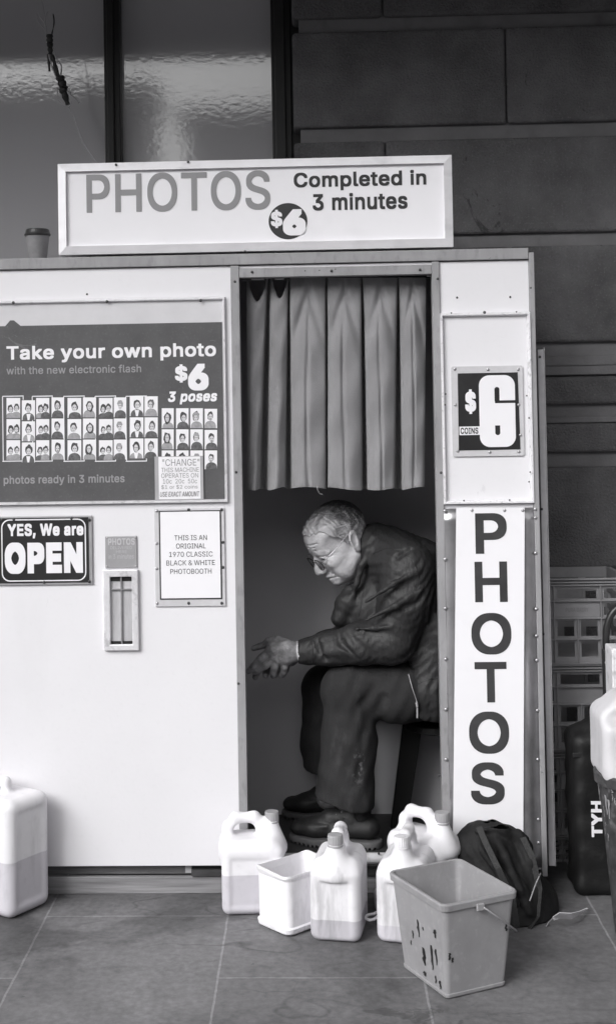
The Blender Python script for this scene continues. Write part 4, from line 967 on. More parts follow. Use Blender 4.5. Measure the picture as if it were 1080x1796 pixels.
# ------------------------------------------------------------------ milk crates behind the booth
mk('crate_grey', 0.27, rough=0.5, var=0.08, scale=20, bump=0.05)
YK = 0.30
def crate_mesh():
    mb = MB(); W, Dp, H = 0.335, 0.30, 0.285; t = 0.004; hw, hd = W / 2, Dp / 2
    rows = [(0.0, 0.018, 'bar'), (0.018, 0.082, 'win2'), (0.082, 0.086, 'bar'), (0.086, 0.150, 'win2'), (0.150, 0.155, 'bar'), (0.155, 0.208, 'plate'), (0.208, 0.213, 'bar'), (0.213, 0.254, 'win1'), (0.254, 0.285, 'bar')]
    def wall(tr, w2):
        def bx(u0, u1, d0, d1, z0, z1):
            p = [tr(u0, d0), tr(u1, d0), tr(u1, d1), tr(u0, d1)]
            mb.add([(x, y, z0) for x, y in p] + [(x, y, z1) for x, y in p], [(0, 3, 2, 1), (4, 5, 6, 7), (0, 1, 5, 4), (1, 2, 6, 5), (2, 3, 7, 6), (3, 0, 4, 7)])
        e = 0.0
        ribs = [-w2, -w2 * 0.46, w2 * 0.46, w2]
        for z0, z1, kind in rows:
            if kind == 'bar': bx(-w2, w2, 0.0005, t, z0, z1); continue
            if kind == 'plate':
                bx(ribs[1] + 0.0026, ribs[2] - 0.0026, 0.0012, t, z0 + 0.0002, z1 - 0.0002); bays = [(ribs[0], ribs[1]), (ribs[2], ribs[3])]
            elif kind == 'win1': bays = [(ribs[i], ribs[i + 1]) for i in range(3)]
            else: bays = [(ribs[0], ribs[1]), (ribs[1], 0.0), (0.0, ribs[2]), (ribs[2], ribs[3])]
            mg = 0.011 if kind != 'win1' else 0.013
            for a, b2 in bays:
                bx(a, a + mg, 0.0012, t, z0, z1); bx(b2 - mg, b2, 0.0012, t, z0, z1)
                mh = 0.007 if kind != 'win1' else 0.004
                bx(a + mg, b2 - mg, 0.0012, t, z0, z0 + mh); bx(a + mg, b2 - mg, 0.0012, t, z1 - mh, z1)
        for z in (0.084, 0.1525, 0.2105): bx(-w2 - 0.001, w2 + 0.001, -0.009, 0.0004, z - 0.0017, z + 0.0017)
        for z in (0.2825, 0.272, 0.263, 0.004): bx(-w2 - 0.001, w2 + 0.001, -0.011, 0.0004, z - 0.002, z + 0.002)
        for u in (ribs[1], ribs[2], ribs[0] + 0.006, ribs[3] - 0.006): bx(u - 0.0018, u + 0.0018, -0.0085, 0.0003, 0.0065, 0.2605)
        bx(-0.0016, 0.0016, -0.0085, 0.0003, 0.0065, 0.150)
    wall(lambda u, d: (u, -hd + d), hw); wall(lambda u, d: (-u, hd - d), hw)
    wall(lambda u, d: (hw - d, u), hd - t); wall(lambda u, d: (-hw + d, -u), hd - t)
    for i in range(13):
        u = -hw + 0.01 + (W - 0.02) * i / 12
        mb.box(u - 0.003, u + 0.003, -hd + 0.005, hd - 0.005, 0.002, 0.008)
        v = -hd + 0.01 + (Dp - 0.02) * i / 12
        mb.box(-hw + 0.005, hw - 0.005, v - 0.003, v + 0.003, 0.0085, 0.0125)
    return mb
cz0 = P(1011, 1014, YK).z
cx0 = P(1012, 1090, YK).x
pitch = 0.284
nst = 3
base_z = cz0 - 0.285 - pitch * (nst - 1)
crate0 = None
lbls = ['grey plastic milk crate at the top of the stack, faint dairy lettering', 'grey plastic milk crate second from the top of the stack', 'grey plastic milk crate third from the top with a torn label']
for k in range(nst):
    z = cz0 - 0.285 - pitch * k
    xx = cx0 + 0.004 * k
    if k == 0:
        crate0 = thing('milk_crate', lbls[0], 'milk crate', (xx, YK + 0.15, z), 'milk crates stacked by the stone wall'); mbk = crate_mesh()
        link_mesh('crate_body', mbk.v, mbk.f, M['crate_grey'], crate0, local=True)
    else:
        cc = dup(crate0, (xx, YK + 0.15 + 0.004 * k, z), 0.008 * k, lbls[k]); OFF[cc.name] = Vector((xx, YK + 0.15, z))
        if k == 2: crate_low = cc
mk('crate_emboss', 0.22, rough=0.5, var=0.1)
lettering(crate0, [('PURA DAIRY', (991, 1066, 1031, 1073), dict(bold=0.02))], M['crate_emboss'], YK + 0.0004)
lowz = cz0 - 0.285 - pitch * 2
q = RECT(982, 1357, 1000, 1384, YK - 0.012)
o_ = MB().add([(q[0], YK - 0.011, q[1]), (q[2], YK - 0.011, q[1] + 0.003), (q[2] + 0.002, YK - 0.011, q[3]), (q[0] + 0.003, YK - 0.011, q[3] - 0.002)], [(0, 1, 2, 3)]).build('torn_label', M['plate_grey'])
o_.parent = crate_low; o_.matrix_parent_inverse = Matrix.Translation(-crate_low.location)
if base_z > 0.02:                                # the crate the stack stands on
    cc = dup(crate0, (cx0 + 0.01, YK + 0.15, base_z - pitch), 0.0, 'grey plastic milk crate at the foot of the stack, in shadow')
    if base_z - pitch < 0: cc.scale = (1, 1, (base_z - 0.001) / 0.284); cc.location.z = 0.001
    for ch in list(cc.children):
        if ch.name.startswith('lettering'): bpy.data.objects.remove(ch)
for o_ in [o for o in bpy.data.objects if o.name.startswith('lettering') and o.parent and o.parent.name.startswith('milk_crate') and o.parent != crate0]: pass

# ------------------------------------------------------------------ hand trolley, boxes, bin, bags at the right edge
mk('trolley_black', 0.022, rough=0.35, var=0.2)
YT2 = 0.10
tr = thing('hand_trolley', 'black hand trolley with a curved tube handle in front of the milk crates', 'hand trolley', (P(1120, 1400, YT2).x, YT2, 0))
x0 = P(1065, 1200, YT2).x; x1 = x0 + 0.30; zt = P(1080, 1066, YT2).z; zs = P(1065, 1140, YT2).z
pts = [(x0 + 0.004, YT2 + 0.03, zs - 0.25), (x0 + 0.004, YT2 + 0.03, zs)]
for i in range(9):
    a = math.pi / 2 * i / 8; pts.append((x0 + 0.06 - 0.056 * math.cos(a), YT2 + 0.03, zs + 0.03 + (zt - zs - 0.03) * math.sin(a)))
for i in range(9):
    a = math.pi / 2 * i / 8; pts.append((x1 - 0.06 + 0.056 * math.sin(a), YT2 + 0.03, zs + 0.03 + (zt - zs - 0.03) * math.cos(a)))
pts += [(x1 - 0.004, YT2 + 0.03, zs), (x1 - 0.004, YT2 + 0.03, zs - 0.25)]
MB().tube(pts, 0.0115, 14).build('handle_tube', M['trolley_black'], tr, smooth=True)
for xx in (x0, x1): MB().box(xx - 0.011, xx + 0.017, YT2, YT2 + 0.028, 0.10, zs).build('upright', M['trolley_black'], tr, bevel=0.003)
mb = MB()
for z in (0.2, 0.5): mb.box(x0 + 0.018, x1 - 0.012, YT2 + 0.004, YT2 + 0.02, z, z + 0.03)
mb.build('cross_bar', M['trolley_black'], tr, bevel=0.003)
MB().box(x0, x1, YT2 - 0.16, YT2 - 0.001, 0.012, 0.02).build('toe_plate', M['trolley_black'], tr)
for xx in (x0 - 0.02, x1 + 0.0):
    mb = MB().lathe((0, 0, 0), [(0.03, -0.018), (0.078, -0.018), (0.08, -0.01), (0.08, 0.01), (0.078, 0.018), (0.03, 0.018)], 28)
    mb.v = [(xx + 0.01 + z, YT2 + 0.09 + x, 0.081 + y) for x, y, z in mb.v]; mb.build('wheel', M['trolley_black'], tr)
screw(tr, 1062, 1162, YT2 - 0.001, False, r=0.005)
bx = thing('white_box', 'tall white box standing on the hand trolley at the right edge', 'box', (P(1120, 1180, YT2 - 0.05).x, YT2 - 0.05, 0.02))
q0 = P(1073, 1180, YT2 - 0.1).x; zt = P(1075, 1138, YT2 - 0.1).z
mb = MB().box(q0, q0 + 0.22, YT2 - 0.10, YT2 - 0.002, 0.021, zt); mb.build('carton', M['cap_white'], bx, bevel=0.004)
MB().box(q0 + 0.06, q0 + 0.16, YT2 - 0.1025, YT2 - 0.1003, zt - 0.16, zt - 0.06).build('label_panel', M['plate_grey'], bx)

# bin with a can stuffed into it
mk('bin_dark', 0.05, rough=0.55, var=0.45, scale=22, speck=0.7, speck_v=0.16, speck_scale=34, bump=0.2, streak=0.6, streak_v=0.42, streak_scale=(26, 26, 10), streak_lo=0.66)
gb = G(1134, 1640); YBN = gb.y
rb = abs(P(1046, 1355, YBN).x - gb.x); zb_ = P(1050, 1350, YBN).z; r0 = abs(P(1078, 1610, YBN).x - gb.x)
bn = thing('bin', 'dark scuffed round bin splashed with pale paint at the right edge', 'bin', (gb.x, gb.y, 0))
mb = MB().lathe((gb.x, gb.y, 0.001), [(r0 - 0.004, 0), (r0, 0.004), (rb - 0.006, zb_ - 0.035), (rb + 0.006, zb_ - 0.034), (rb + 0.008, zb_ - 0.006), (rb + 0.004, zb_), (rb - 0.002, zb_ - 0.002), (rb - 0.008, zb_ - 0.04), (r0 - 0.008, 0.012)], 56)
mb.build('bin_body', M['bin_dark'], bn, smooth=False, bevel=0.0015)
mb = MB(); rnd = random.Random(4)
for (px_, py_, ww, ll) in ((1057, 1388, 0.016, 0.045), (1066, 1405, 0.010, 0.055), (1052, 1405, 0.006, 0.03), (1072, 1380, 0.012, 0.016), (1060, 1422, 0.005, 0.03), (1075, 1398, 0.005, 0.02), (1061, 1450, 0.004, 0.012), (1063, 1470, 0.005, 0.02)):
    for s_ in range(2):
        p = P(px_, py_, YBN - 0.1); z0 = p.z
        ang0 = math.acos(max(-1, min(1, (p.x - gb.x) / rb))); vs_ = []
        for i in range(6):
            z = z0 - ll * i / 5; rr = r0 + (rb - r0) * z / zb_ + 0.0012; wv = ww * rnd.uniform(0.35, 1.0) * (1 - 0.5 * i / 5); da = rnd.uniform(-1, 1) * 0.02
            for sg in (-1, 1): a = -ang0 + da + sg * wv / 2 / rr; vs_.append((gb.x + rr * math.cos(a), gb.y + rr * math.sin(a), z))
        mb.add(vs_, [(2 * i, 2 * i + 1, 2 * i + 3, 2 * i + 2) for i in range(5)])
        px_ += 3; py_ += 6
mb.build('paint_splash', M['plate_grey'], bn)
jt = thing('jerrycan', 'large dented white jerrycan resting in the top of the scuffed bin', 'jerrycan', (gb.x - 0.0, YBN + 0.02, zb_ - 0.03), GC)
f = Field((gb.x - 0.21, YBN - 0.13, zb_ - 0.08), (gb.x + 0.21, YBN + 0.17, zb_ + 0.28), 0.005)
zc_ = zb_ + 0.055; gx_ = gb.x + 0.028
f.rbox((gx_ - 0.005, YBN + 0.02, zc_ + 0.02), (0.150, 0.105, 0.100), 0.03)
f.rbox((gx_ + 0.01, YBN + 0.02, zc_ - 0.07), (0.130, 0.09, 0.06), 0.03, k=0.05)
f.rbox((gx_ + 0.01, YBN + 0.02, zc_ + 0.115), (0.115, 0.07, 0.045), 0.025, k=0.07)
f.ell((gx_ - 0.10, YBN - 0.075, zc_ + 0.105), (0.05, 0.03, 0.02), None, k=0.03, op='sub')
f.ell((gx_ - 0.08, YBN - 0.098, zc_ + 0.02), (0.06, 0.012, 0.05), None, k=0.02, op='sub')
sdf_obj('can_body', [f], can_plastic('can_g', 0.60, -5, 1, 0.6), jt)
mb = MB(); f = None
cap_t = cap_mesh(jt, (0.09, 0.0, 0.265), M['cap_white'], 0.03, 0.02)

# black shopping bag with white letters
YG2 = -0.02
sb = thing('black_bag', 'glossy black bag with white lettering squeezed between crates and bin', 'bag', (P(1050, 1590, YG2).x, YG2 + 0.08, 0))
mk('bag_gloss', 0.008, rough=0.6, var=0.3, scale=9, bump=0.4, bscale=26, spec=0.35)
xl_, xr_ = P(1008, 1450, YG2).x, P(1120, 1450, YG2).x; zt = P(1020, 1292, YG2).z
f = Field((xl_ - 0.03, YG2 - 0.06, -0.005), (xr_ + 0.03, YG2 + 0.22, zt + 0.09), 0.0048)
f.rbox(((xl_ + xr_) / 2, YG2 + 0.08, zt / 2), ((xr_ - xl_) / 2, 0.085, zt / 2), 0.03)
f.ell(((xl_ + xr_) / 2 + 0.03, YG2 + 0.08, zt), ((xr_ - xl_) / 2 * 1.0, 0.085, 0.05), None, k=0.05)
f.rbox(((xl_ + xr_) / 2, YG2 + 0.08, zt - 0.075), ((xr_ - xl_) / 2 + 0.03, 0.12, 0.006), 0.004, k=0.02, op='sub') if False else None
f.warp(lambda X, Y, Z: 0.0045 * np.sin(38 * X + 9 * Z + 2 * np.sin(11 * Z)) * np.sin(9 * Z + 1) + 0.0016 * np.sin(70 * Z + 20 * X + 60 * Y))
f.put((-9, -9, -9), (9, 9, 9), lambda X, Y, Z: Z + 0 * X + 0 * Y - 0.001, 0.0, 'sub')
sdf_obj('bag_body', [f], M['bag_gloss'], sb)
mb = MB().box(xl_ - 0.004, xr_ - 0.01, YG2 - 0.007, YG2 - 0.002, zt - 0.062, zt - 0.048); mb.build('zip_band', M['trolley_black'], sb, bevel=0.002)
lettering(sb, [('TYH', (1036, 1405, 1055, 1468), dict(bold=0.04, rot=True))], M['print_white'], YG2 - 0.009)

# takeaway cup on the roof
cp = P(67, 459, 0.06)
ct = thing('coffee_cup', 'brown-grey takeaway coffee cup with dark lid left on the booth roof', 'cup', (cp.x, 0.06, zTop + 0.0005)); ct['label'] = 'grey takeaway coffee cup with dark lid left on the booth roof'
mk('cup_card', 0.20, rough=0.7, var=0.15, scale=30); mk('cup_lid', 0.03, rough=0.4, var=0.1)
hcup = 0.112
mb = MB().lathe((cp.x, 0.06, zTop + 0.001), [(0.0255, 0), (0.027, 0.002), (0.0375, hcup - 0.022)], 36); mb.build('cup_body', M['cup_card'], ct, smooth=False, bevel=0.0005)
mb = MB().lathe((cp.x, 0.06, zTop + 0.001 + hcup - 0.0219), [(0.0415, 0), (0.0425, 0.005), (0.040, 0.009), (0.037, 0.0195), (0.034, 0.0215), (0.031, 0.018)], 36); mb.build('lid', M['cup_lid'], ct, bevel=0.0006)
mb = MB().lathe((cp.x, 0.06, zTop + 0.0012), [(0.0272, 0.0), (0.0278, 0.008)], 36); mb.build('base_band', M['paper'], ct)

# dangling taped cable
YCB = 0.42
hc = thing('hanging_cable', 'loose bundle of taped wires dangling in front of the window', 'cable', tuple(P(85, 62, YCB)))
mk('wire_pale', 0.30, rough=0.5, var=0.1); mk('tape_black', 0.012, rough=0.5, var=0.2, bump=0.3)
def wire(pp, r=0.0022, m='wire_pale'):
    pts = [P(50 + a / 6.19, b2 / 6.19, YCB + d) for a, b2, d in pp]
    out = []                                    # Catmull-Rom through the points
    for i in range(len(pts) - 1):
        a0, a1, a2, a3 = pts[max(i - 1, 0)], pts[i], pts[i + 1], pts[min(i + 2, len(pts) - 1)]
        for s_ in range(6):
            t = s_ / 6; out.append(0.5 * ((2 * a1) + (a2 - a0) * t + (2 * a0 - 5 * a1 + 4 * a2 - a3) * t * t + (3 * a1 - a0 - 3 * a2 + a3) * t ** 3))
    out.append(pts[-1]); return MB().tube(out, r, 8).build('wire', M[m], hc, smooth=True)
wire([(60, -900, 0.0), (110, -200, 0.0), (148, 0, 0), (170, 130, 0), (185, 230, 0), (195, 380, 0), (225, 600, -0.004), (280, 780, -0.004), (320, 870, 0)])
wire([(205, 380, 0), (185, 260, 0.004), (95, 150, 0.008), (110, 230, 0.012), (185, 330, 0.01), (210, 400, 0.006)], 0.0018)
wire([(190, 300, 0.0), (185, 190, -0.006), (215, 125, -0.006)], 0.0018)
wire([(240, 400, 0.0), (285, 250, 0.008), (270, 150, 0.01), (275, 260, 0.014), (260, 390, 0.012)], 0.0014, 'tape_black')
wire([(270, 520, 0), (310, 640, -0.006), (360, 720, -0.006), (350, 820, 0), (330, 880, 0.004)], 0.0026)
wire([(240, 560, 0), (245, 680, 0.006), (290, 800, 0.004), (325, 880, 0.0)], 0.003)
wire([(320, 960, 0), (325, 1060, 0), (380, 1140, -0.006), (440, 1160, -0.006), (475, 1080, 0), (440, 960, 0)], 0.0016)
wire([(400, 950, 0), (450, 1020, -0.006), (555, 1115, -0.008)], 0.0034)
wire([(440, 1150, 0), (500, 1290, 0), (590, 1540, -0.02), (715, 1728, -0.06), (760, 1790, -0.1)], 0.0018)
def wrap(a, b2, r, ra=None):
    p0 = P(50 + a[0] / 6.19, a[1] / 6.19, YCB); p1 = P(50 + b2[0] / 6.19, b2[1] / 6.19, YCB); pts = [p0.lerp(p1, i / 6) for i in range(7)]
    rs = [r * (0.9 + 0.16 * math.sin(i * 2.3)) * ((1 - i / 6) + (ra or r) / r * i / 6) for i in range(7)]
    MB().tube(pts, rs, 10).build('tape_wrap', M['tape_black'], hc)
wrap((232, 378), (235, 480), 0.0125); wrap((235, 480), (240, 590), 0.0115, 0.009); wrap((215, 590), (232, 775), 0.0045); wrap((260, 600), (330, 850), 0.007, 0.009)
wrap((345, 830), (385, 960), 0.0155, 0.0165); wrap((375, 960), (430, 1135), 0.0165, 0.008)
# ------------------------------------------------------------------ the stool and the seated man
mk('stool_dark', 0.006, rough=0.6, var=0.2)
stx, sty = P(752, 1262, 0.36).x + 0.03, 0.36; sz = P(752, 1262, 0.36).z
st = thing('stool', 'dark stool under the seated man, on the booth floor', 'stool', (stx, sty, ZF))
mb = MB().lathe((stx, sty, sz - 0.03), [(0.10, 0), (0.11, 0.005), (0.11, 0.024), (0.10, 0.03)], 32); mb.build('seat', M['stool_dark'], st)
p1_, p2_ = P(722, 1270, 0.43), P(700, 1420, 0.43)
mb = MB(); d_ = 0.033
mb.add([(p2_.x - d_, 0.40, ZF + 0.001), (p2_.x + d_ * 0.7, 0.40, ZF + 0.001), (p2_.x + d_ * 0.7, 0.425, ZF + 0.001), (p2_.x - d_, 0.425, ZF + 0.001), (p1_.x - d_, 0.40, sz - 0.031), (p1_.x + d_, 0.40, sz - 0.031), (p1_.x + d_, 0.425, sz - 0.031), (p1_.x - d_, 0.425, sz - 0.031)],
       [(0, 3, 2, 1), (4, 5, 6, 7), (0, 1, 5, 4), (1, 2, 6, 5), (2, 3, 7, 6), (3, 0, 4, 7)])
mb.build('leg', M['stool_dark'], st, bevel=0.003)

def skin_mat():
    m = mat('skin', 0.56, rough=0.5, var=0.17, scale=30, bump=0.25, bscale=150, spec=0.4, speck=0.35, speck_v=0.25, speck_scale=60)
    m.node_tree.nodes['Principled BSDF'].inputs['Subsurface Weight'].default_value = 0.08
    m.node_tree.nodes['Principled BSDF'].inputs['Subsurface Radius'].default_value = (0.006, 0.006, 0.006)
    return m
M['skin'] = skin_mat()
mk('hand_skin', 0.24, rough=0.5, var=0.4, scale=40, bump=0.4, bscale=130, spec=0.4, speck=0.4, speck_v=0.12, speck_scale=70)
mk('lip', 0.24, rough=0.5, var=0.1)
mk('jacket', 0.024, rough=0.56, var=0.2, scale=10, bump=0.3, bscale=70, spec=0.33, stretch=(1.6, 1, 0.7), speck=0.3, speck_v=0.05, speck_scale=26)
mk('trousers', 0.027, rough=0.85, var=0.2, scale=12, bump=0.3, bscale=300, spec=0.2, streak=0.5, streak_v=0.075, streak_scale=(9, 9, 5), streak_lo=0.6)
mk('shoe_leather', 0.016, rough=0.58, var=0.3, scale=20, bump=0.2, bscale=60, spec=0.5)
mk('shoe_sole', 0.10, rough=0.7, var=0.2, scale=20)
mk('sock', 0.02, rough=0.9, var=0.2)
mk('shirt', 0.62, rough=0.8, var=0.06)
mk('glasses_metal', 0.55, rough=0.25, var=0.1, metal=0.6)
mk('glasses_dark', 0.02, rough=0.3, var=0.1)
mk('hair', 0.44, rough=0.6, var=0.4, scale=26, stretch=(1, 4, 1), bump=0.12, bscale=60, spec=0.4)
mk('hair_dark', 0.17, rough=0.55, var=0.4, scale=60)
mk('eye_white', 0.5, rough=0.2, var=0.03); mk('iris', 0.03, rough=0.15, var=0.1)

man = thing('person', 'elderly man in glasses, dark jacket and trousers, sitting bent forward with clasped hands', 'person', (P(700, 1450, 0.3).x, 0.30, ZF))
# --- head
HS = 1.02; HP, HY, HR_ = R(36), R(21), R(0)
hf = Vector((-math.cos(HY) * math.cos(HP), -math.sin(HY) * math.cos(HP), -math.sin(HP))); hl = Vector((math.sin(HY), -math.cos(HY), 0)); hu = hf.cross(hl)
HM = Matrix((hf, hl, hu)).transposed()
HO = P(595, 949, 0.30)
def hw(x, y, z): return np.array(HO + HM @ (Vector((x, y, z)) * HS))
def hell(f, c, r, k=0.0, op='add', rot=None): f.ell(hw(*c), tuple(np.array(r) * HS), HM @ rot if rot else HM, k=k, op=op)
def hch(f, pts, rs, k=0.0, op='add'): f.chain([hw(*p) for p in pts], [r * HS for r in rs], k=k, op=op)
f = Field(np.array(HO) - 0.205, np.array(HO) + 0.175, 0.0021)
hell(f, (-0.010, 0, 0.036), (0.098, 0.076, 0.086))
hell(f, (0.030, 0, -0.032), (0.062, 0.058, 0.072), k=0.03)
hell(f, (0.048, 0, 0.045), (0.050, 0.060, 0.055), k=0.03)                    # forehead
hch(f, [(-0.005, -0.054, -0.052), (0.045, -0.036, -0.084), (0.074, 0, -0.093), (0.045, 0.036, -0.084), (-0.005, 0.054, -0.052)], [0.017, 0.016, 0.018, 0.016, 0.017], k=0.03)   # jaw
hell(f, (0.081, 0, -0.095), (0.016, 0.020, 0.013), k=0.012)                   # chin
for s in (-1, 1):
    hch(f, [(0.084, s * 0.012, 0.020), (0.082, s * 0.034, 0.022), (0.062, s * 0.055, 0.012)], [0.010, 0.011, 0.009], k=0.012)   # brow
    hell(f, (0.066, s * 0.044, -0.026), (0.024, 0.021, 0.019), k=0.02)          # cheekbone
    hell(f, (0.058, s * 0.040, -0.060), (0.024, 0.021, 0.026), k=0.02)          # jowl
    hell(f, (0.096, s * 0.034, 0.000), (0.017, 0.019, 0.013), k=0.010, op='sub')
    hell(f, (0.076, s * 0.033, -0.001), (0.0135, 0.0135, 0.0125), k=0.004)      # eyeball
    hch(f, [(0.092, s * 0.020, 0.006), (0.0915, s * 0.033, 0.0095), (0.082, s * 0.048, 0.002)], [0.003, 0.0035, 0.003], k=0.004)   # upper lid
    hch(f, [(0.090, s * 0.020, -0.007), (0.090, s * 0.033, -0.012), (0.080, s * 0.048, -0.007)], [0.0025, 0.003, 0.003], k=0.005)
    hch(f, [(0.090, s * 0.022, -0.019), (0.083, s * 0.040, -0.024)], [0.0026, 0.0024], k=0.005, op='sub')   # eye bag crease
    hch(f, [(0.104, s * 0.018, -0.040), (0.094, s * 0.031, -0.057), (0.084, s * 0.036, -0.078)], [0.003, 0.0042, 0.0026], k=0.008, op='sub')   # nasolabial fold
    hell(f, (0.105, s * 0.0125, -0.040), (0.011, 0.008, 0.008), k=0.005)       # nostril wing
    hell(f, (0.108, s * 0.008, -0.0485), (0.006, 0.0035, 0.004), k=0.003, op='sub')
    hell(f, (0.040, s * 0.070, 0.020), (0.030, 0.012, 0.030), k=0.02, op='sub')  # temple hollow
hch(f, [(0.089, 0, 0.018), (0.100, 0, 0.000), (0.114, 0, -0.024), (0.118, 0, -0.035)], [0.008, 0.0080, 0.0095, 0.0110], k=0.009)   # nose
for z in (0.040, 0.050, 0.061): hch(f, [(0.090, -0.03, z - 0.001), (0.099, 0, z), (0.090, 0.032, z - 0.002), (0.078, 0.046, z - 0.004)], [0.0016] * 4, k=0.005, op='sub')   # brow wrinkles
hch(f, [(0.088, -0.020, -0.071), (0.099, 0, -0.065), (0.088, 0.020, -0.071)], [0.0055, 0.0075, 0.0055], k=0.007)
hch(f, [(0.086, -0.018, -0.081), (0.095, 0, -0.080), (0.086, 0.018, -0.081)], [0.0055, 0.0075, 0.0055], k=0.007)
hch(f, [(0.080, -0.030, -0.0785), (0.094, -0.015, -0.0735), (0.1035, 0, -0.0725), (0.094, 0.015, -0.0735), (0.080, 0.030, -0.0785)], [0.0018, 0.0016, 0.0016, 0.0016, 0.0018], k=0.004, op='sub')
for s in (-1, 1):
    hch(f, [(0.070, s * 0.050, 0.004), (0.052, s * 0.062, 0.010)], [0.0014, 0.001], k=0.004, op='sub'); hch(f, [(0.070, s * 0.050, -0.002), (0.052, s * 0.062, -0.006)], [0.0014, 0.001], k=0.004, op='sub'); hch(f, [(0.060, s * 0.054, -0.045), (0.050, s * 0.050, -0.072)], [0.0022, 0.0016], k=0.008, op='sub')
hch(f, [(0.080, -0.015, -0.091), (0.088, 0, -0.090), (0.080, 0.015, -0.091)], [0.003] * 3, k=0.007, op='sub')
for s in (-1, 1):                                # ears
    er = Matrix.Rotation(R(-16), 3, 'Y') @ Matrix.Rotation(R(s * 24), 3, 'Z')
    hell(f, (-0.022, s * 0.080, -0.004), (0.021, 0.008, 0.034), k=0.006, rot=er)
    hell(f, (-0.018, s * 0.0885, -0.002), (0.0125, 0.006, 0.021), k=0.004, op='sub', rot=er)
    hell(f, (-0.008, s * 0.079, -0.010), (0.006, 0.006, 0.008), k=0.006)
    hell(f, (-0.014, s * 0.078, -0.034), (0.009, 0.006, 0.011), k=0.008)
hch(f, [(-0.03, 0, -0.03), (-0.052, 0, -0.09), (-0.080, 0, -0.15)], [0.058, 0.058, 0.064], k=0.03)   # neck
hch(f, [(0.045, 0, -0.10), (0.000, 0, -0.11)], [0.018, 0.03], k=0.03)
f_head = f

# --- hands
def HPt(X, Y_, d): return np.array(P(420 + X / 7.714, 1100 + Y_ / 7.714, d))
lo = np.minimum(HPt(60, 80, 0.13), HPt(980, 780, 0.36)); hi = np.maximum(HPt(60, 80, 0.13), HPt(980, 780, 0.36)); lo[1], hi[1] = 0.12, 0.36
f = Field(lo, hi, 0.0016)
# far (right) hand: palm towards the near one
f.chain([HPt(940, 330, 0.30), HPt(800, 330, 0.275)], [0.0304, 0.0281])
f.chain([HPt(800, 340, 0.275), HPt(600, 300, 0.247), HPt(450, 300, 0.238)], [0.0269, 0.0281, 0.0234], k=0.012)
f.chain([HPt(700, 440, 0.262), HPt(560, 470, 0.240), HPt(470, 500, 0.235)], [0.0211, 0.0187, 0.0164], k=0.012)
f.chain([HPt(640, 230, 0.24), HPt(500, 190, 0.228), HPt(380, 225, 0.222), HPt(195, 285, 0.218)], [0.0199, 0.0164, 0.0135, 0.0096], k=0.008)      # its thumb
f.chain([HPt(430, 330, 0.235), HPt(330, 430, 0.232), HPt(260, 560, 0.222), HPt(215, 672, 0.214)], [0.0135, 0.0123, 0.0111, 0.0103], k=0.004)
f.chain([HPt(470, 420, 0.238), HPt(400, 540, 0.234), HPt(360, 620, 0.218), HPt(352, 648, 0.206)], [0.0135, 0.0123, 0.0115, 0.0103], k=0.003)
f.chain([HPt(540, 480, 0.240), HPt(500, 580, 0.236), HPt(478, 648, 0.222)], [0.0129, 0.0117, 0.0099], k=0.003)
f.chain([HPt(640, 500, 0.245), HPt(620, 580, 0.238), HPt(585, 648, 0.222)], [0.0123, 0.0111, 0.0099], k=0.003)
f.cone(HPt(460, 330, 0.238), HPt(300, 420, 0.230), 0.021, 0.0145, k=0.010)
f2 = Field(lo, hi, 0.0016)
# near (left) hand, its back to the viewer
f2.chain([HPt(900, 330, 0.185), HPt(770, 325, 0.185)], [0.0316, 0.0281])
f2.chain([HPt(770, 330, 0.186), HPt(640, 290, 0.184), HPt(470, 300, 0.190), HPt(400, 340, 0.194)], [0.0257, 0.0281, 0.0246, 0.0164], k=0.012)
f2.chain([HPt(760, 350, 0.186), HPt(620, 400, 0.184), HPt(500, 440, 0.190)], [0.0246, 0.0257, 0.0211], k=0.012)
f2.chain([HPt(640, 240, 0.196), HPt(520, 175, 0.205), HPt(400, 185, 0.212), HPt(345, 215, 0.215)], [0.0187, 0.0140, 0.0111, 0.0094], k=0.008)       # thumb
f2.chain([HPt(395, 365, 0.192), HPt(290, 430, 0.184), HPt(190, 530, 0.190), HPt(122, 596, 0.197)], [0.0146, 0.0135, 0.0111, 0.0088], k=0.004)
f2.chain([HPt(450, 440, 0.188), HPt(350, 520, 0.178), HPt(250, 585, 0.184), HPt(205, 612, 0.190)], [0.0140, 0.0126, 0.0108, 0.0091], k=0.003)
f2.chain([HPt(500, 455, 0.182), HPt(475, 540, 0.174), HPt(455, 625, 0.184), HPt(450, 655, 0.192)], [0.0140, 0.0123, 0.0110, 0.0098], k=0.003)
f2.chain([HPt(580, 440, 0.182), HPt(605, 545, 0.178), HPt(598, 600, 0.188), HPt(570, 640, 0.2)], [0.0129, 0.0115, 0.0103, 0.0094], k=0.003)
for a, b_ in (((720, 260, 0.160), (420, 330, 0.171)), ((720, 320, 0.1585), (480, 420, 0.169)), ((720, 370, 0.161), (560, 440, 0.162))): f2.cone(HPt(*a), HPt(*b_), 0.0016, 0.0022, k=0.005)   # tendons
for q in ((400, 345, 0.181), (460, 420, 0.175), (505, 445, 0.169)): f2.ell(HPt(*q), (0.008, 0.006, 0.008), k=0.006)
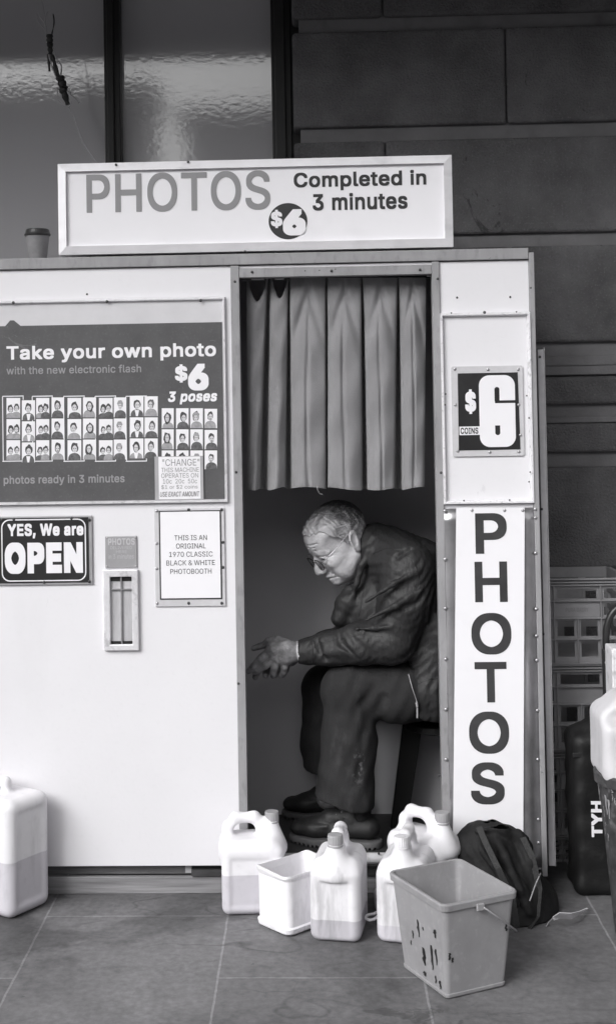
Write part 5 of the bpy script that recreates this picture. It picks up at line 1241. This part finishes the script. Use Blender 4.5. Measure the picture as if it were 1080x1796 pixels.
# --- hidden body under the clothes joins head, arms and legs
fb = Field((P(520, 1200, 0.3).x, 0.06, 0.10), (P(830, 1200, 0.3).x, 0.56, P(650, 930, 0.3).z), 0.008)
pel = np.array(P(775, 1195, 0.31)); che = np.array(P(700, 1010, 0.31)); nek = np.array(P(640, 955, 0.31))
fb.chain([pel, np.array(P(750, 1090, 0.31)), che, nek], [0.10, 0.10, 0.085, 0.055], k=0.03)
for (sy, kx, ax) in ((0.19, 607, 605), (0.45, 572, 575)):
    fb.chain([np.array(P(765, 1208, 0.31 + (sy - 0.31) * 0.6)), np.array(P(kx, 1205, sy)), np.array(P(ax, 1400, sy))], [0.07, 0.055, 0.04], k=0.02)
fb.chain([np.array(P(705, 1000, 0.17)), np.array(P(668, 1128, 0.15)), np.array(P(545, 1142, 0.18))], [0.036, 0.036, 0.030], k=0.02)
fb.chain([np.array(P(690, 1000, 0.45)), np.array(P(650, 1130, 0.43)), np.array(P(545, 1143, 0.30))], [0.036, 0.036, 0.030], k=0.02)
hand_split = P(560, 1100, 0.2)
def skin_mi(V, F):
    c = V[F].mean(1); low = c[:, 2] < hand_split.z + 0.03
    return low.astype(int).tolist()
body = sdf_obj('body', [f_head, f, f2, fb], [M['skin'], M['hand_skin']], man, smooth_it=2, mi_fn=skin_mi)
# eyes
for s in (-1, 1):
    mb = MB(); p = Vector(hw(0.0765, s * 0.033, -0.0012)); mb.cur = 0
    vs_, fs_ = [], []
    for i in range(9):
        for k in range(16):
            th = math.pi * i / 8; ph = 2 * math.pi * k / 16; d = hf * math.cos(th) + (hl * math.cos(ph) + hu * math.sin(ph)) * math.sin(th); vs_.append(p + d * 0.0138 * HS)
    for i in range(8):
        for k in range(16): fs_.append((i * 16 + k, i * 16 + (k + 1) % 16, (i + 1) * 16 + (k + 1) % 16, (i + 1) * 16 + k))
    e_o = link_mesh('eye', vs_, fs_, [M['eye_white'], M['iris']], man, mi=[1 if i < 2 * 16 else 0 for i in range(len(fs_))], smooth=True)
# --- hair: a cap with combed locks plus loose strands
f = Field(np.array(HO) - 0.16, np.array(HO) + 0.175, 0.0022)
hell(f, (-0.011, 0, 0.037), (0.103, 0.0800, 0.0925)); hell(f, (0.044, 0, 0.046), (0.052, 0.061, 0.060), k=0.03)
HMn = np.array(HM); HOn = np.array(HO)
def loc(X, Y, Z):
    dx, dy, dz = (X - HOn[0]) / HS, (Y - HOn[1]) / HS, (Z - HOn[2]) / HS
    return (HMn[0, 0] * dx + HMn[1, 0] * dy + HMn[2, 0] * dz, HMn[0, 1] * dx + HMn[1, 1] * dy + HMn[2, 1] * dz, HMn[0, 2] * dx + HMn[1, 2] * dy + HMn[2, 2] * dz)
def hairline(X, Y, Z):
    x, y, z = loc(X, Y, Z); ay = np.abs(y)
    h = 0.004 + np.where(x > -0.01, (x + 0.01) * 0.74 + 0.012, (x + 0.01) * 0.95 + 0.010) + 0.022 * np.exp(-((x - 0.055) / 0.022) ** 2) * (ay > 0.02) * np.minimum(1, (ay - 0.02) / 0.02) + 0.004 * np.sin(x * 160) + 0.003 * np.sin(y * 210)
    h = h - 0.030 * np.exp(-((x + 0.0) / 0.010) ** 2) * (ay > 0.06)          # sideburn
    return (z - h) * 0.8
f.warp(lambda X, Y, Z: (lambda x, y, z: 0.0014 * np.sin(150 * y + 26 * x + 14 * np.sin(40 * x)) + 0.0018 * np.sin(70 * x + 120 * z + 3 * np.sin(90 * y)) + 0.0012 * np.sin(330 * y + 60 * x) )(*loc(X, Y, Z)))
f.put((-9, -9, -9), (9, 9, 9), hairline, 0.006, 'sub') if False else None
f.d = np.maximum(f.d, -hairline(*f._grid((slice(None),) * 3)).astype(np.float32))
hv, hq = f.mesh(); V_ = [hv]; F_ = [hq]
rnd = np.random.RandomState(5); base = len(hv); sv, sf = [], []
for i in range(3200):
    a, b_ = rnd.uniform(-math.pi, math.pi), rnd.uniform(-0.55, 1.5)
    x, y, z = -0.011 + 0.101 * math.cos(b_) * math.cos(a), 0.079 * math.cos(b_) * math.sin(a), 0.037 + 0.091 * math.sin(b_)
    pw = hw(x, y, z)
    if float(hairline(np.float64(pw[0]), np.float64(pw[1]), np.float64(pw[2]))) < 0.001: continue
    L_ = rnd.uniform(0.030, 0.060); side = math.copysign(1, y) if abs(y) > 0.02 else rnd.choice([-1, 1])
    dirv = np.array([-1.0 + rnd.uniform(-0.3, 0.3), 0.35 * side + rnd.uniform(-0.35, 0.35), -0.25 + rnd.uniform(-0.25, 0.35)])
    prev = np.array([x, y, z]); pts = []
    lift = rnd.uniform(1.01, 1.035)
    for s_ in range(4):
        c0 = (prev - np.array([-0.011, 0, 0.037])) / np.array([0.101, 0.079, 0.091]); c0 = c0 / np.linalg.norm(c0) * (lift + 0.004 * s_)
        prev = c0 * np.array([0.101, 0.079, 0.091]) + np.array([-0.011, 0, 0.037]); pts.append(hw(*prev)); prev = prev + dirv / np.linalg.norm(dirv) * L_ / 3
    k0 = len(sv)
    for s_, p in enumerate(pts):
        r_ = 0.0009 * (1 - 0.8 * s_ / 3)
        for q in range(3): sv.append(p + r_ * np.array([math.cos(2.1 * q), math.sin(2.1 * q), math.cos(2.1 * q + 1)]))
    for s_ in range(3):
        for q in range(3): sf.append((k0 + s_ * 3 + q, k0 + s_ * 3 + (q + 1) % 3, k0 + (s_ + 1) * 3 + (q + 1) % 3, k0 + (s_ + 1) * 3 + q))
for s in (-1, 1):                                # eyebrows
    for i in range(26):
        u = i / 25; p = hw(0.0955 - 0.022 * u ** 2, s * (0.012 + 0.042 * u), 0.021 + 0.006 * math.sin(u * 3) + rnd.uniform(-0.002, 0.002)); q2 = hw(0.100 - 0.022 * u ** 2, s * (0.019 + 0.044 * u), 0.026 + rnd.uniform(-0.004, 0.002)); k0 = len(sv)
        for pp, r_ in ((p, 0.0012), (q2, 0.0003)):
            for q in range(3): sv.append(pp + r_ * np.array([math.cos(2.1 * q), math.sin(2.1 * q), math.cos(2.1 * q + 1)]))
        for q in range(3): sf.append((k0 + q, k0 + (q + 1) % 3, k0 + 3 + (q + 1) % 3, k0 + 3 + q))
V_.append(np.array(sv)); F_.append(np.array(sf) + base)
V_ = np.concatenate(V_); F_ = np.concatenate(F_)
cen = V_[F_].mean(1); lx_, ly_, lz_ = loc(cen[:, 0], cen[:, 1], cen[:, 2])
dk = ((lx_ * 0.75 - lz_ * 0.1 + 0.012 * np.sin(90 * ly_ + 40 * lx_) + rnd.uniform(-0.03, 0.03, len(lx_))) < -0.045) & (lz_ > 0.03)
link_mesh('hair', V_, F_, [M['hair'], M['hair_dark']], man, mi=dk.astype(int).tolist(), smooth=True)
# --- glasses
gls = None
mb = MB()
def rim(s):
    c = (0.112, s * 0.034, -0.006); pts = []
    for i in range(29):
        a = 2 * math.pi * i / 28; cx, sx2 = math.cos(a), math.sin(a)
        pts.append(hw(c[0] - 0.004 * abs(cx) - 0.10 * 0.004 * sx2, c[1] + 0.026 * math.copysign(abs(cx) ** 0.8, cx), c[2] + 0.019 * math.copysign(abs(sx2) ** 0.8, sx2)))
    return pts
for s in (-1, 1): mb.tube(rim(s), 0.0017, 6)
mb.tube([hw(0.112, -0.010, 0.002), hw(0.116, 0, 0.005), hw(0.112, 0.010, 0.002)], 0.0012, 6)
gls = mb.build('glasses', M['glasses_dark'], man, smooth=True)
for s in (-1, 1):
    MB().tube([hw(0.107, s * 0.060, 0.004), hw(0.098, s * 0.0735, 0.006), hw(0.05, s * 0.0785, 0.012), hw(-0.008, s * 0.081, 0.024), hw(-0.030, s * 0.081, 0.022), hw(-0.040, s * 0.080, 0.004)], [0.0016, 0.0017, 0.0015, 0.0015, 0.0014, 0.0012], 6).build('temple_arm', M['glasses_metal'], gls, smooth=True)
gm = bpy.data.materials.new('lens_glass'); gm.use_nodes = True; b = gm.node_tree.nodes['Principled BSDF']; b.inputs['Transmission Weight'].default_value = 1; b.inputs['Roughness'].default_value = 0.02; b.inputs['IOR'].default_value = 1.05
for s in (-1, 1):
    pts = rim(s)[:-1]; link_mesh('lens', [Vector(p) for p in pts], [tuple(range(len(pts)))], gm, gls)

# --- jacket
def Pn(px, py, d): return np.array(P(px, py, d))
f = Field((P(520, 1100, 0.1).x, 0.036, P(700, 1285, 0.1).z), (P(850, 1000, 0.3).x, 0.555, P(700, 890, 0.5).z), 0.0042)
f.chain([Pn(790, 1185, 0.31), Pn(772, 1090, 0.31), Pn(722, 1014, 0.31), Pn(680, 975, 0.31), Pn(656, 955, 0.305)], [0.158, 0.155, 0.135, 0.095, 0.066], k=0.04, sq=(1, 1.18, 1))
f.ell(Pn(652, 1058, 0.33), (0.090, 0.13, 0.095), None, k=0.05)
f.ell(Pn(628, 1085, 0.35), (0.080, 0.12, 0.07), None, k=0.05)
f.chain([Pn(700, 985, 0.20), Pn(716, 1000, 0.165), Pn(712, 1050, 0.152), Pn(688, 1122, 0.146)], [0.075, 0.082, 0.083, 0.076], k=0.045, kin=0.03)
f.chain([Pn(684, 1122, 0.146), Pn(632, 1129, 0.152), Pn(578, 1138, 0.168), Pn(538, 1143, 0.184)], [0.074, 0.066, 0.053, 0.043], k=0.03, kin=0.02)
f.chain([Pn(690, 990, 0.42), Pn(672, 1040, 0.47), Pn(640, 1130, 0.45)], [0.08, 0.078, 0.07], k=0.05, kin=0.03)
f.chain([Pn(640, 1130, 0.45), Pn(575, 1134, 0.37), Pn(540, 1143, 0.315)], [0.068, 0.053, 0.043], k=0.03, kin=0.02)
f.chain([Pn(752, 1160, 0.17), Pn(752, 1215, 0.15), Pn(748, 1250, 0.15)], [0.060, 0.050, 0.028], k=0.03, sq=(1, 0.75, 1))
f.chain([Pn(770, 1170, 0.2), Pn(776, 1225, 0.17), Pn(772, 1252, 0.17)], [0.07, 0.05, 0.03], k=0.03)
# collar standing round the neck and the open front edge
f.chain([Pn(646, 925, 0.385), Pn(660, 928, 0.33), Pn(662, 945, 0.255), Pn(648, 966, 0.225), Pn(635, 990, 0.222), Pn(625, 1022, 0.225), Pn(615, 1060, 0.235)], [0.012, 0.013, 0.013, 0.012, 0.010, 0.009, 0.008], k=0.022, kin=0.012)
f.chain([Pn(614, 1036, 0.27), Pn(606, 1055, 0.26), Pn(596, 1085, 0.26)], [0.02, 0.028, 0.03], k=0.03, kin=0.02)
# creases: valleys across the sleeve and at the elbow
for pts_, r0 in (([(735, 985, 0.075), (690, 1008, 0.055), (640, 1040, 0.085)], 0.0075), ([(742, 1015, 0.07), (690, 1045, 0.05), (630, 1075, 0.09)], 0.0085), ([(740, 1052, 0.07), (695, 1078, 0.052), (640, 1098, 0.09)], 0.0065), ([(720, 965, 0.12), (680, 985, 0.09), (648, 1020, 0.12)], 0.006), ([(700, 1118, 0.055), (660, 1112, 0.065), (630, 1105, 0.09)], 0.006), ([(655, 1150, 0.075), (625, 1128, 0.08), (610, 1108, 0.11)], 0.006), ([(625, 1155, 0.09), (600, 1130, 0.105), (590, 1110, 0.13)], 0.005), ([(575, 1160, 0.12), (560, 1140, 0.125), (556, 1122, 0.14)], 0.004)):
    f.chain([Pn(*p) for p in pts_], [r0 * 0.6, r0, r0 * 0.7], k=0.016, op='sub')
for pts_, r0 in (([(730, 1000, 0.078), (690, 1024, 0.060), (640, 1056, 0.085)], 0.008), ([(738, 1034, 0.07), (695, 1062, 0.055), (640, 1088, 0.085)], 0.008), ([(686, 1100, 0.072), (655, 1102, 0.078), (625, 1103, 0.10)], 0.005)):
    f.chain([Pn(*p) for p in pts_], [r0 * 0.5, r0, r0 * 0.6], k=0.014)
cu0, cu1 = Pn(552, 1141, 0.178), Pn(530, 1143.5, 0.187)
for (a, b_) in ((cu0, cu1), (Pn(556, 1139, 0.335), Pn(532, 1144, 0.305))): f.cone(a, b_, 0.0415, 0.040, k=0.004)
f.warp(lambda X, Y, Z: 0.0022 * np.sin(95 * (X * 0.55 - Z * 0.83) + 9 * np.sin(14 * X + 11 * Y) + 6 * np.sin(23 * Z)) * (0.5 + 0.5 * np.sin(31 * X + 22 * Z + 19 * Y)) + 0.0011 * np.sin(190 * (X * 0.4 - Z * 0.9) + 5 * np.sin(37 * X)) * np.sin(50 * Z + 40 * X))
# hollow for the neck and the wrists
f.chain([hw(-0.045, 0, -0.05), hw(-0.070, 0, -0.13)], [0.062, 0.060], k=0.01, op='sub')
f.cone(Pn(520, 1144, 0.188), Pn(536, 1143, 0.184), 0.034, 0.034, k=0.004, op='sub'); f.cone(Pn(520, 1144, 0.30), Pn(536, 1143, 0.312), 0.034, 0.034, k=0.004, op='sub')
jk = sdf_obj('jacket', [f], M['jacket'], man, smooth_it=2)
MB().tube([P(716, 1182, 0.118), P(722, 1205, 0.108), P(731, 1232, 0.112)], 0.0016, 6).build('zip', M['glasses_metal'], jk)
mb = MB().tube([P(730, 1232, 0.110), P(731.5, 1240, 0.109)], 0.0042, 8).tube([P(731.5, 1241, 0.109), P(731.5, 1259, 0.110)], 0.0030, 8); mb.build('zip_pull', M['glasses_metal'], jk)
from mathutils.bvhtree import BVHTree
bv = BVHTree.FromPolygons([v.co + OFF[jk.name] for v in jk.data.vertices], [tuple(p.vertices) for p in jk.data.polygons])
def seam(path, r=0.0011, lift=0.0002, m='glasses_dark', name='seam', par=None):
    pts = []
    for i in range(len(path) - 1):
        for s_ in range(8):
            t = s_ / 8; px_, py_ = path[i][0] * (1 - t) + path[i + 1][0] * t, path[i][1] * (1 - t) + path[i + 1][1] * t
            d = ray(px_, py_).normalized(); h = bv.ray_cast(CAM, d)
            if h[0] is not None: pts.append(h[0] - d * lift)
    if len(pts) > 2: MB().tube(pts, r, 6).build(name, M[m], par or jk, smooth=True)
seam([(652, 972), (676, 962), (702, 964), (724, 984), (735, 1016), (737, 1050)])
seam([(640, 1012), (636, 1050), (628, 1085)]); seam([(549, 1120), (553, 1142), (551, 1166)]); seam([(545, 1122), (549, 1142), (547, 1165)])
seam([(560, 1128), (600, 1120), (640, 1112), (676, 1118)], 0.0008)
seam([(712, 1168), (742, 1160), (768, 1162)], 0.0009); seam([(722, 1205), (748, 1192), (770, 1190)], 0.0012)
mb = MB(); mb.tube([P(532, 1143, 0.186), P(527, 1143.5, 0.187), P(523, 1144, 0.188)], [0.0365, 0.036, 0.035], 20, cap=False)
so = mb.build('shirt_cuff', M['shirt'], man, smooth=True); so.modifiers.new('t', 'SOLIDIFY').thickness = 0.002
# --- trousers
f = Field((P(505, 1200, 0.4).x, 0.05, ZF), (P(850, 1200, 0.3).x, 0.56, P(700, 1120, 0.4).z), 0.0045)
f.chain([Pn(790, 1205, 0.25), Pn(700, 1213, 0.21), Pn(608, 1208, 0.195)], [0.105, 0.096, 0.083], k=0.0, kin=0.03)
f.chain([Pn(612, 1210, 0.195), Pn(612, 1300, 0.195), Pn(604, 1400, 0.195), Pn(602, 1440, 0.195)], [0.083, 0.088, 0.094, 0.097], k=0.025, kin=0.02)
f.chain([Pn(790, 1200, 0.38), Pn(690, 1210, 0.43), Pn(572, 1206, 0.46)], [0.105, 0.095, 0.08], k=0.03, kin=0.03)
f.chain([Pn(573, 1210, 0.46), Pn(571, 1300, 0.46), Pn(578, 1395, 0.46), Pn(582, 1430, 0.46)], [0.082, 0.085, 0.085, 0.085], k=0.025, kin=0.02)
for pts_, r0 in (([(660, 1200, 0.115), (640, 1235, 0.11), (650, 1280, 0.12)], 0.009), ([(675, 1225, 0.115), (662, 1260, 0.12)], 0.010), ([(600, 1260, 0.1), (590, 1330, 0.1), (570, 1390, 0.1)], 0.008), ([(640, 1290, 0.11), (632, 1350, 0.1), (640, 1400, 0.1)], 0.007), ([(690, 1175, 0.125), (655, 1185, 0.11)], 0.007)):
    f.chain([Pn(*p) for p in pts_], [r0] * len(pts_), k=0.02, op='sub')
f.warp(lambda X, Y, Z: 0.0015 * np.sin(55 * X + 8 * np.sin(9 * Z + 3) + 20 * Y) * np.sin(14 * Z + 30 * X) + 0.0014 * np.sin(120 * X - 60 * Z))
hm0 = P(548, 1402, 0.14); hm1 = P(655, 1426, 0.14); slope = (hm1.z - hm0.z) / (hm1.x - hm0.x)
f.d = np.maximum(f.d, -((lambda X, Y, Z: (Z - (hm0.z + slope * (X - hm0.x) + 0.05 * (Y - 0.14) + 0.004 * np.sin(40 * X))) * 0.95)(*f._grid((slice(None),) * 3))).astype(np.float32))
f.chain([Pn(604, 1380, 0.195), Pn(602, 1470, 0.195)], [0.078, 0.080], k=0.006, op='sub')
f.chain([Pn(578, 1385, 0.46), Pn(582, 1460, 0.46)], [0.070, 0.072], k=0.006, op='sub')
sdf_obj('trousers', [f], M['trousers'], man, smooth_it=2)
mk('dust', 0.13, rough=0.9, var=0.4)
# pale dusty smear on the near shin
tm = M['trousers']; n = tm.node_tree.nodes; L = tm.node_tree.links; b = n['Principled BSDF']; src = b.inputs['Base Color'].links[0].from_socket
tc = n.new('ShaderNodeTexCoord'); dc = Vector(P(628, 1345, 0.11)) - OFF[man.name]
vm = n.new('ShaderNodeVectorMath'); vm.operation = 'SUBTRACT'; L.new(tc.outputs['Object'], vm.inputs[0]); vm.inputs[1].default_value = dc
vs2 = n.new('ShaderNodeVectorMath'); vs2.operation = 'MULTIPLY'; vs2.inputs[1].default_value = (38, 12, 14); L.new(vm.outputs[0], vs2.inputs[0])
ln = n.new('ShaderNodeVectorMath'); ln.operation = 'LENGTH'; L.new(vs2.outputs[0], ln.inputs[0])
nz = n.new('ShaderNodeTexNoise'); nz.inputs['Scale'].default_value = 60; nz.inputs['Detail'].default_value = 4; L.new(tc.outputs['Object'], nz.inputs['Vector'])
m1 = n.new('ShaderNodeMapRange'); m1.inputs[1].default_value = 1.0; m1.inputs[2].default_value = 0.2; L.new(ln.outputs['Value'], m1.inputs[0])
m2 = n.new('ShaderNodeMapRange'); m2.inputs[1].default_value = 0.5; m2.inputs[2].default_value = 0.62; L.new(nz.outputs['Fac'], m2.inputs[0])
mm = n.new('ShaderNodeMath'); mm.operation = 'MULTIPLY'; L.new(m1.outputs[0], mm.inputs[0]); L.new(m2.outputs[0], mm.inputs[1])
mx = n.new('ShaderNodeMix'); mx.data_type = 'RGBA'; L.new(mm.outputs[0], mx.inputs[0]); L.new(src, mx.inputs[6]); mx.inputs[7].default_value = grey(0.16); L.new(mx.outputs[2], b.inputs['Base Color'])
# --- shoes
def shoe(toe, heel, name='shoe'):
    t, h = np.array(toe), np.array(heel); d = t - h; Ls = np.linalg.norm(d); d = d / Ls; s_ = np.array([-d[1], d[0], 0])
    def q(a, b_, z): return h + d * a * Ls + s_ * b_ + np.array([0, 0, z])
    lo = np.minimum(t, h) - 0.09; hi = np.maximum(t, h) + 0.09; lo[2] = ZF - 0.004; hi[2] = ZF + 0.20
    f = Field(lo, hi, 0.0028)
    f.chain([q(0.13, 0, 0.055), q(0.45, 0, 0.052), q(0.72, 0.003, 0.050), q(0.90, 0.002, 0.046)], [0.036, 0.036, 0.042, 0.033], k=0.02, kin=0.02, sq=(1, 1, 0.72))
    f.chain([q(0.10, 0, 0.07), q(0.30, 0, 0.075)], [0.033, 0.036], k=0.02)
    f.chain([q(0.30, 0, 0.10), q(0.55, 0, 0.082), q(0.72, 0, 0.062)], [0.030, 0.028, 0.022], k=0.02)
    f.chain([q(0.56, -0.036, 0.066), q(0.76, -0.036, 0.060), q(0.91, -0.018, 0.060), q(0.94, 0, 0.060), q(0.91, 0.018, 0.060), q(0.76, 0.036, 0.060), q(0.56, 0.036, 0.066)], [0.006] * 7, k=0.008)
    f.cone(q(0.19, 0, 0.098), q(0.17, 0, 0.16), 0.029, 0.030, k=0.004, op='sub')
    for a in (0.36, 0.44, 0.52): f.chain([q(a, -0.03, 0.098 - (a - .36) * .1), q(a, 0, 0.124 - (a - .36) * .13), q(a, 0.03, 0.098 - (a - .36) * .1)], [0.0036] * 3, k=0.003)
    f.d = np.maximum(f.d, -((lambda X, Y, Z: Z - (ZF + 0.024) + 0 * X + 0 * Y)(*f._grid((slice(None),) * 3))).astype(np.float32))
    so_ = sdf_obj(name, [f], M['shoe_leather'], man, smooth_it=1)
    f = Field(lo, hi, 0.0028)
    f.chain([q(0.10, 0, 0.014), q(0.40, 0, 0.014), q(0.70, 0.003, 0.014), q(0.89, 0.002, 0.016)], [0.041, 0.039, 0.048, 0.040], k=0.02, kin=0.03)
    f.d = np.maximum(f.d, ((lambda X, Y, Z: np.abs(Z - (ZF + 0.0135)) - 0.0125 + 0 * X + 0 * Y)(*f._grid((slice(None),) * 3))).astype(np.float32))
    for i in range(19):                          # cleats
        a = 0.02 + i * 0.053
        if 0.36 < a < 0.46: continue
        f.rbox(q(a, 0, 0.001), (0.0035, 0.07, 0.0075), 0.001, Matrix.Rotation(math.atan2(d[1], d[0]), 3, 'Z'), op='sub')
    sdf_obj('sole', [f], M['shoe_sole'], so_, smooth_it=0)
    f = Field(q(0.2, 0, 0.07) - [0.06, 0.06, 0.03], q(0.2, 0, 0.16) + [0.06, 0.06, 0.06], 0.004)
    f.chain([q(0.19, 0, 0.07), q(0.18, 0, 0.17)], [0.027, 0.036])
    sdf_obj('sock', [f], M['sock'], man, smooth_it=1)
    lc = MB()
    for a in (0.37, 0.43, 0.49): lc.tube([q(a, -0.024, 0.116 - (a - .36) * .12), q(a + 0.02, 0, 0.128 - (a - .36) * .14), q(a + 0.03, 0.024, 0.112 - (a - .36) * .12)], 0.0022, 6)
    lc.tube([q(0.05, -0.034, 0.080), q(0.2, -0.041, 0.082), q(0.34, -0.038, 0.090)], 0.0018, 6)
    lc.build('lace', M['plate_grey'], so_)
shoe(G(512, 1474, ZF), G(664, 1487, ZF))
shoe(G(499, 1432, ZF), G(640, 1438, ZF))
